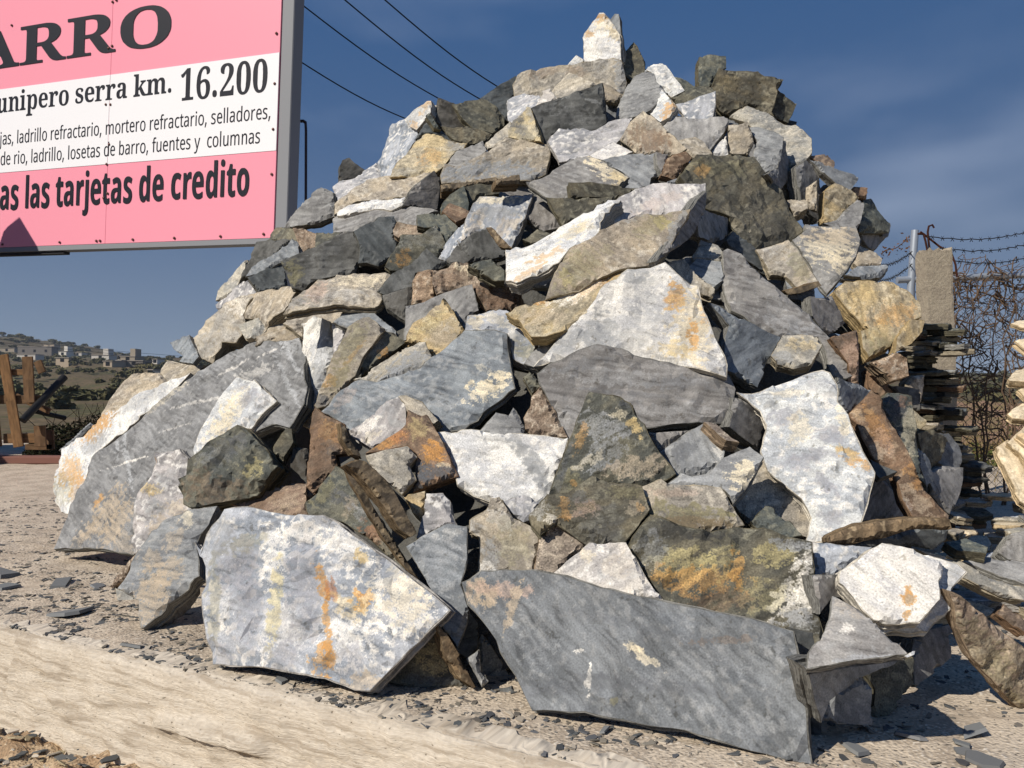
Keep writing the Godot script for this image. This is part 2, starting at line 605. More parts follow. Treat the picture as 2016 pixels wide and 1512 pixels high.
func _ready() -> void:
	rng.seed = 20
	nz = fnl(3, .01, 4)
	# --- camera ----------------------------------------------------------
	var cam := Camera3D.new()
	cam.name = "camera"
	cam.position = Vector3(0, 1, 0)
	cam.rotation.x = .00883
	cam.fov = 51.0
	cam.near = .05
	cam.far = 3000
	add_child(cam)
	cam.current = true
	# --- sky, exposure ---------------------------------------------------
	var env := Environment.new()
	env.background_mode = Environment.BG_SKY
	env.tonemap_mode = Environment.TONE_MAPPER_LINEAR
	env.tonemap_exposure = 1.0
	env.sdfgi_enabled = true
	env.ssao_enabled = true
	env.ssil_enabled = true
	var sm := ProceduralSkyMaterial.new()
	sm.sky_top_color = Color(.175, .335, .53)
	sm.sky_horizon_color = Color(.54, .60, .67)
	sm.sky_curve = .13
	sm.sun_angle_max = 1.0
	sm.ground_bottom_color = Color(.35, .32, .28)
	sm.ground_horizon_color = Color(.5, .5, .5)
	sm.sky_cover = cloud_cover()
	sm.sky_cover_modulate = Color(1, 1, 1, 1)
	env.fog_enabled = true
	env.fog_density = .00028
	env.fog_light_color = Color(.62, .66, .72)
	var sky := Sky.new()
	sky.sky_material = sm
	env.sky = sky
	var we := WorldEnvironment.new()
	we.name = "environment"
	we.environment = env
	add_child(we)
	# --- sun: high over one shoulder ------------------------------------
	var sun := DirectionalLight3D.new()
	sun.name = "sun"
	sun.light_energy = 1.5
	sun.light_color = Color(1.0, .965, .91)
	sun.light_angular_distance = .5
	sun.shadow_enabled = true
	add_child(sun)
	sun.look_at_from_position(Vector3(-.60, .62, .50), Vector3.ZERO)
	# --- large structure --------------------------------------------------
	ground()
	far_land()
	heap_core()
	# --- the stones -------------------------------------------------------
	heap_slabs()
	stacked_slates()
	loose_stones()
	build_slabs()
	# --- other things -----------------------------------------------------
	billboard()
	fence()
	yard()
	wires()
	chips()

func cloud_cover() -> ImageTexture:
	var w := 1024
	var h := 512
	var a := fnl(41, .012, 5)
	var b := fnl(42, .004, 3)
	var im := Image.create(w, h, false, Image.FORMAT_RGBA8)
	for j in h / 2:
		var el := PI * .5 - PI * (j + .5) / h
		for i in w:
			var az := TAU * (i + .5) / w
			var d := Vector3(cos(az) * cos(el), sin(el), sin(az) * cos(el))
			var q := Vector3(d.x * 160.0, d.y * 560.0, d.z * 160.0)
			var n := a.get_noise_3dv(q) * .6 + .5
			var m := b.get_noise_3dv(q) + .05
			var k := clampf((n - .48) * 2.2, 0, 1) * clampf(m * 2.6, 0, 1) * .15 * smoothstep(.0, .1, el)
			im.set_pixel(i, j, Color(.92, .93, .95, k))
	return ImageTexture.create_from_image(im)

func ground() -> void:
	var conc := ground_mat([Color(.78, .725, .65), Color(.68, .625, .555), Color(.84, .80, .74), Color(.40, .37, .335)], 1.7, 61, .95, 4.0, 768)
	var pf := func(a: float, b: float) -> Vector3:
		var p := EDGE_O + EDGE_A * a + EDGE_B * b
		var k := smoothstep(0.0, .12, b)
		p.y = nz.get_noise_2d(p.x * 260.0, p.z * 260.0) * .012 * k + nz.get_noise_2d(p.x * 1500.0, p.z * 1500.0) * .006
		return p
	var us := steps(-16, 10, 260)
	var vs := steps(.05, 1.6, 46)
	vs.append_array(steps(1.6, 12.6, 40).slice(1))
	var p := put("concrete_platform", grid_mesh(pf, us, vs), conc)
	tag(p, "", "", "", "structure")
	# kerb: rounded broken arris, plastered face leaning out a little
	var plaster := kerb_mat()
	var prof := [Vector2(.05, .0), Vector2(.03, .003), Vector2(.0, -.014), Vector2(-.014, -.034), Vector2(-.02, -.06)]
	for k in range(1, 16): prof.append(Vector2(-.02 - .004 * k, -.06 - .022 * k))
	var kf := func(a: float, b: float) -> Vector3:
		var i := int(b)
		var q: Vector2 = prof[i]
		var w := EDGE_O + EDGE_A * a + EDGE_B * q.x
		w.y = q.y
		var e := 1.0 if i > 0 else .0
		var n1 := nz.get_noise_2d(a * 420.0, i * 60.0) * .022 + nz.get_noise_2d(a * 1900.0, i * 210.0) * .013
		if i < 5: n1 = nz.get_noise_2d(a * 420.0, 50.0) * .012 + nz.get_noise_2d(a * 2600.0, i * 400.0) * .012
		# a ledge of squeezed-out mortar along part of the face
		var ledge := exp(-pow((q.y + .19 + .03 * sin(a * 1.7)) / .022, 2.0)) * smoothstep(-1.50, -1.42, a) * smoothstep(-.93, -.97, a) * .055
		w -= EDGE_B * (n1 + ledge) * e
		if i == 0: w = EDGE_O + EDGE_A * a + EDGE_B * (.11 + .11 * nz.get_noise_2d(a * 330.0, 40.0) + .02 * nz.get_noise_2d(a * 1700.0, 40.0))
		if i == 0: w.y = .004 + nz.get_noise_2d(w.x * 1500.0, w.z * 1500.0) * .006
		else: w.y += nz.get_noise_2d(a * 900.0, i * 90.0) * .006 * e
		return w
	var ks := steps(-9, 4, 520)
	var kerb := put("concrete_kerb", grid_mesh(kf, ks, range(prof.size() - 1, -1, -1), func(u, v, w): return Vector2(u, w.y * 1.4 + v * .004)), plaster)
	tag(kerb, "", "", "", "structure")
	# lower ground in front of the kerb, out to the hills
	var dirt := ground_mat([Color(.74, .65, .53), Color(.64, .54, .43), Color(.82, .76, .66), Color(.36, .32, .28)], 1.3, 81, .97, 5.0, 448)
	var df := func(a: float, b: float) -> Vector3:
		var w := EDGE_O + EDGE_A * a + EDGE_B * b
		w.y = -.36 + nz.get_noise_2d(w.x * 300.0, w.z * 300.0) * .06 + nz.get_noise_2d(w.x * 1400.0, w.z * 1400.0) * .03
		return w
	var near := put("dirt_ground", grid_mesh(df, steps(-7, 3, 200), steps(-1.6, .1, 60)), dirt)
	tag(near, "", "", "", "structure")

func kerb_mat() -> StandardMaterial3D:
	# trowelled lime plaster: long strokes, mud smears, pits and hairline breaks
	var W := 1024
	var Hh := 256
	var a := fnl(171, .012, 4)
	var b := fnl(172, .05, 3)
	var rgb := PackedByteArray()
	rgb.resize(W * Hh * 3)
	var h := PackedByteArray()
	h.resize(W * Hh)
	var c1 := Color(.775, .735, .675)
	var c2 := Color(.715, .67, .605)
	var c3 := Color(.60, .55, .485)
	var c4 := Color(.85, .815, .755)
	for j in Hh:
		for i in W:
			var s1 := a.get_noise_2d(i * .55 + j * .1, j * 6.0)
			var m := a.get_noise_2d(i * .45 + j * .35 + 900.0, j * 2.2)
			var g := b.get_noise_2d(i * 2.0, j * 2.6)
			var f := b.get_noise_2d(i * .7 + 300.0, j * 9.0)
			var col := c1.lerp(c2, clampf(.35 + s1 * 1.5, 0, 1))
			col = col.lerp(c4, clampf((f - .12) * 2.2, 0, 1) * .5)
			var mud := clampf((m + g * .25 - .16) * 4.0, 0, 1)
			col = col.lerp(c3, mud * .7)
			var pit := clampf((-.60 - g) * 8.0, 0, 1)
			col = col.lerp(Color(.36, .31, .25), pit * .8)
			col *= 1.0 + g * .08 + f * .03
			var k := j * W + i
			rgb[k * 3] = int(clampf(col.r, 0, 1) * 255)
			rgb[k * 3 + 1] = int(clampf(col.g, 0, 1) * 255)
			rgb[k * 3 + 2] = int(clampf(col.b, 0, 1) * 255)
			h[k] = int(clampf(128 + s1 * 50.0 + f * 40.0 + g * 30.0 - pit * 60.0 - mud * 14.0, 0, 255))
	var mt := mat(Color.WHITE, .95)
	mt.albedo_texture = ImageTexture.create_from_image(Image.create_from_data(W, Hh, false, Image.FORMAT_RGB8, rgb))
	var hi := Image.create_from_data(W, Hh, false, Image.FORMAT_L8, h)
	hi.convert(Image.FORMAT_RGBA8)
	hi.bump_map_to_normal_map(4.0)
	mt.normal_enabled = true
	mt.normal_texture = ImageTexture.create_from_image(hi)
	mt.uv1_scale = Vector3(.42, 2.3, 1)
	return mt

func far_land() -> void:
	# ground sheet to the horizon with the hillside in it
	var m := ground_mat([Color(.40, .35, .27), Color(.33, .32, .22), Color(.52, .45, .35), Color(.22, .23, .16)], 60.0, 91, 1.0, 2.0)
	var zs := steps(6, -60, 22)
	zs.append_array(steps(-60, -1000, 60).slice(1))
	var f := func(u: float, z: float) -> Vector3:
		var x := u * (30.0 + absf(z) * .9)
		return Vector3(x, hill_h(x, z) - .1, z)
	var o := put("ground", grid_mesh(f, steps(-1, 1, 90), zs), m)
	tag(o, "", "", "", "structure")
	# scrub: uncountable bushes over the hillside
	var leafm := mat(Color(.27, .29, .19), 1.0)
	leafm.vertex_color_use_as_albedo = true
	var bush := clump(70, 1.0, .34, 5)
	var mm := MultiMesh.new()
	mm.transform_format = MultiMesh.TRANSFORM_3D
	mm.use_colors = true
	mm.mesh = bush
	var xs := []
	var r := RandomNumberGenerator.new()
	r.seed = 77
	while xs.size() < 1300:
		var d := lerpf(45, 540, pow(r.randf(), .75))
		var right := r.randf() < .22
		var x := d * (r.randf_range(.45, .75) if right else r.randf_range(-.75, -.33))
		if nz.get_noise_2d(x * 4.0, d * 2.0) < -.08 and r.randf() < .75: continue
		xs.append(Vector3(x, hill_h(x, -d) - .1, -d))
	mm.instance_count = xs.size()
	for i in xs.size():
		var sc := r.randf_range(.45, 1.15) * (1.0 + absf(xs[i].z) * .0025)
		mm.set_instance_transform(i, Transform3D(Basis(Vector3.UP, r.randf() * TAU).scaled(Vector3(sc * r.randf_range(1, 1.6), sc * r.randf_range(.7, 1.1), sc * 1.3)), xs[i]))
		var k := r.randf()
		mm.set_instance_color(i, Color(.10 + .07 * k, .105 + .045 * k, .055 + .02 * k) * r.randf_range(.7, 1.2))
	var mi := MultiMeshInstance3D.new()
	mi.name = "hillside_scrub"
	mi.multimesh = mm
	var lm := mat(Color.WHITE, 1.0)
	lm.vertex_color_use_as_albedo = true
	mi.material_override = lm
	add_child(mi)
	tag(mi, "dry green scrub scattered over the hillside", "scrub", "", "stuff")
	houses()

func clump(n: int, rad: float, leaf: float, seed_: int) -> ArrayMesh:
	# many leaf-sized faces through a lumpy volume
	var st := begin()
	var r := RandomNumberGenerator.new()
	r.seed = seed_
	for i in n:
		var d := Vector3(r.randfn(), absf(r.randfn()) * .9, r.randfn()).normalized() * rad * pow(r.randf(), .45)
		d *= .75 + .4 * nz.get_noise_3dv(d * 90.0)
		d.y += rad * .1
		var u := Vector3(r.randfn(), r.randfn(), r.randfn()).normalized() * leaf
		var v := u.cross(Vector3(r.randfn(), r.randfn(), r.randfn())).normalized() * leaf * .7
		st.set_color(Color(1, 1, 1))
		tri(st, d - u, d + v, d + u)
		tri(st, d - u, d + u, d - v)
	return done(st)

func houses() -> void:
	var wallc := [Color(.86, .84, .80), Color(.62, .58, .52), Color(.45, .43, .41), Color(.70, .64, .56), Color(.78, .76, .73)]
	var dark := mat(Color(.10, .10, .11), .4)
	# x, width, height, depth of the block, distance, wall tone, upper storey share, label
	var list := [
		[130, 700, 15, 10, 0, .45, "white cube house with a lower wing on the hillside"],
		[133, 712, 25, 7, 3, 0, "low pinkish house in front of the white cube house"],
		[75, 694, 66, 18, 2, .0, "long grey unfinished building along the hilltop"],
		[102, 684, 20, 9, 3, 0, "tan block standing on the hilltop"],
		[60, 702, 36, 6, 4, 0, "long pale low wall house below the unfinished building"],
		[205, 706, 34, 8, 4, .3, "pale flat-roofed house near the ridge end"],
		[222, 717, 17, 9, 3, 0, "square tan house facing the valley"],
		[243, 717, 10, 9, 3, 0, "small tan house beside the square tan house"],
		[260, 709, 28, 9, 1, .35, "brownish house with a small upper storey"],
		[272, 717, 36, 8, 2, 0, "long dark grey house at the end of the ridge"],
		[243, 705, 6, 10, 0, 0, "narrow white house with a turret-like top"],
		[312, 714, 9, 7, 0, 0, "tiny white house at the end of the village"],
		[158, 699, 16, 5, 4, 0, "pale house next to the white cube house"],
		[20, 690, 30, 7, 1, 0, "brown house at the top of the hill"],
		[308, 732, 9, 4, 0, 0, "small white shed below the village"],
	]
	for h in list:
		# stands where the hillside passes its foot
		var d := 120.0
		var sx: float = (h[0] - 1008.0) / 1585.0
		var sy: float = -(h[1] + h[3] * .5 - 770.0) / 1585.0
		while d < 535.0 and 1.0 + sy * d > hill_h(sx * d, -d) - .1: d += 3.0
		var at := Vector3(sx * d, hill_h(sx * d, -d) - .1, -d)
		var w: float = h[2] / 1585.0 * d
		var hh: float = h[3] / 1585.0 * d
		var o := thing("hillside_house", at, h[6], "house", "houses on the hillside")
		var st := begin()
		box(st, Transform3D(Basis(), Vector3(0, hh / 2 - 2.0, 0)), Vector3(w, hh + 4.0, 6))
		put("wall", done(st), mat(wallc[h[4]], .95), o)
		st = begin()
		box(st, Transform3D(Basis(), Vector3(0, hh + .12, 0)), Vector3(w + .4, .22, 6.4))
		put("roof", done(st), mat(Color(.60, .57, .53), .95), o)
		if h[5] > 0.0:
			st = begin()
			box(st, Transform3D(Basis(), Vector3(w * .2, hh + 1.3, -.5)), Vector3(w * h[5], 2.4, 4))
			put("upper_storey", done(st), mat(wallc[h[4]], .95), o)
		var nw := maxi(1, int(w / 4.5))
		for k in nw:
			st = begin()
			box(st, Transform3D(Basis(), Vector3((k + .5) / nw * w - w / 2, hh * .55, 3.03)), Vector3(1.1, 1.2, .1))
			put("window", done(st), dark, o)
	# pale long wall across the valley floor
	var st2 := begin()
	box(st2, Transform3D(Basis(), Vector3.ZERO), Vector3(20, 2.6, .4), .05)
	var lw := put("boundary_wall", done(st2), ground_mat([Color(.72, .68, .62), Color(.66, .61, .55), Color(.78, .75, .70), Color(.5, .46, .4)], 4.0, 95))
	lw.position = Vector3(-61.281, -0.249, -110.015)
	tag(lw, "long pale boundary wall on the valley floor below the hillside", "wall")

func heap_core() -> void:
	# rubble inside the heap, seen only through the gaps between the slabs
	var tab := [2.16,2.16,2.12,2.15,2.12,2.21,2.22,2.35,2.36,2.32,1.99,1.99,1.99,2.22,2.22,2.36,2.66,2.66,2.16,2.16,2.16,2.16,2.16,2.16,2.16,2.16,2.16,2.16,2.16,2.16,2.16,2.16,1.99,2.16,2.04,2.03,2.03,2.18,2.19,2.12,2.12,2.06,1.99,1.94,1.87,1.85,1.85,2.16,2.49,2.49,1.99,1.99,1.99,1.99,1.99,1.99,1.99,1.99,1.99,1.99,1.99,1.99,1.99,1.99,1.81,2.02,1.83,1.83,1.98,1.96,1.96,1.97,1.87,1.86,1.86,1.71,1.58,1.58,1.74,1.96,2.28,2.31,1.81,1.81,1.81,1.81,1.81,1.81,1.81,1.81,1.81,1.81,1.81,1.81,1.81,1.81,1.63,2.01,1.77,1.71,1.72,1.71,1.75,1.73,1.64,1.51,1.51,1.53,1.43,1.51,1.43,1.66,2.06,2.13,1.63,1.63,1.63,1.63,1.63,1.63,1.63,1.63,1.63,1.63,1.63,1.63,1.63,1.63,1.45,1.84,1.58,1.47,1.46,1.46,1.48,1.47,1.29,1.29,1.29,1.31,1.33,1.31,1.31,1.6,1.9,1.95,1.45,1.45,1.45,1.45,1.45,1.45,1.45,1.45,1.45,1.45,1.45,1.45,1.45,1.45,1.45,1.63,1.28,1.2,1.17,1.17,1.26,0.94,0.94,0.94,0.98,1.01,0.99,0.99,1.08,1.47,1.62,1.77,1.27,1.27,1.27,1.27,1.27,1.27,1.27,1.27,1.27,1.27,1.27,1.27,1.27,1.27,1.4,1.3,1.14,1.04,0.87,0.82,0.82,0.83,0.86,0.48,0.48,0.5,0.57,0.86,0.93,1.02,1.4,1.59,1.09,1.09,1.09,1.09,1.09,1.09,1.09,1.09,1.09,1.09,1.09,1.09,1.09,1.27,1.12,0.97,0.8,0.77,0.58,0.5,0.47,0.45,0.42,0.42,0.42,0.45,0.48,0.54,0.67,0.72,1.01,1.15,0.91,0.91,0.91,0.91,0.91,0.91,0.91,0.91,0.91,0.91,0.91,0.91,0.91,1.27,0.31,0.26,0.26,0.4,0.35,0.32,0.31,0.31,0.31,0.31,0.32,0.28,0.28,0.29,0.31,0.48,0.46,0.46,0.91,0.74,0.74,0.74,0.74,0.74,0.74,0.74,0.74,0.74,0.74,0.74,0.74,0.9,0.15,0.23,0.23,0.36,0.18,0.16,0.15,0.15,0.15,0.15,0.16,0.16,0.17,0.16,0.17,0.18,0.19,0.18,0.11,0.08,0.07,0.06,0.05,0.05,0.05,0.05,0.05,0.05,0.06,0.07,0.07,0.1,0.15,0.23,0.23,0.36,0.15,0.14,0.14,0.15,0.15,0.15,0.16,0.16,0.17,0.16,0.17,0.18,0.19,0.18,0.11,0.08,0.07,0.06,0.05,0.05,0.05,0.05,0.05,0.05,0.06,0.07,0.07,0.1,0.15,0.23,0.23,0.2,0.15,0.14,0.14,0.15,0.15,0.15,0.16,0.16,0.17,0.16,0.17,0.18,0.19,0.18,0.11,0.08,0.07,0.06,0.05,0.05,0.05,0.05,0.05,0.05,0.06,0.07,0.07,0.1,0.15,0.05,0.05,0.05,0.05,0.05,0.05,0.05,0.05,0.05,0.05,0.05,0.05,0.05,0.05,0.05,0.05,0.05,0.05,0.05,0.05,0.05,0.05,0.05,0.05,0.05,0.05,0.05,0.06,0.07,0.07,0.1]
	var NT := 32
	var NY := 13
	var axis := Vector3(.35, 0, -5.4)
	var st := begin()
	var at := func(a: float, y: float) -> float:
		var t := a / TAU * NT - .5
		var v := clampf(y / .28 - .5, 0, NY - 1.001)
		var i0 := posmod(int(floor(t)), NT)
		var i1 := (i0 + 1) % NT
		var j := int(v)
		var ft: float = t - floor(t)
		var fv := v - j
		return lerpf(lerpf(tab[j * NT + i0], tab[j * NT + i1], ft), lerpf(tab[(j + 1) * NT + i0], tab[(j + 1) * NT + i1], ft), fv)
	var na := 64
	var ny := 26
	var P := func(i: int, j: int) -> Vector3:
		var a := TAU * (i % na) / na
		var y := -.02 + 2.3 * j / ny
		var r: float = at.call(a, y) - .03 - .07 * absf(nz.get_noise_2d((i % na) * 97.0, j * 131.0)) * 2.0
		r = maxf(r, .01)
		return axis + Vector3(cos(a) * r, y, sin(a) * r)
	for j in ny:
		for i in na:
			quad(st, P.call(i, j), P.call(i + 1, j), P.call(i + 1, j + 1), P.call(i, j + 1))
	# broken pieces lying about on it
	var r := RandomNumberGenerator.new()
	r.seed = 9
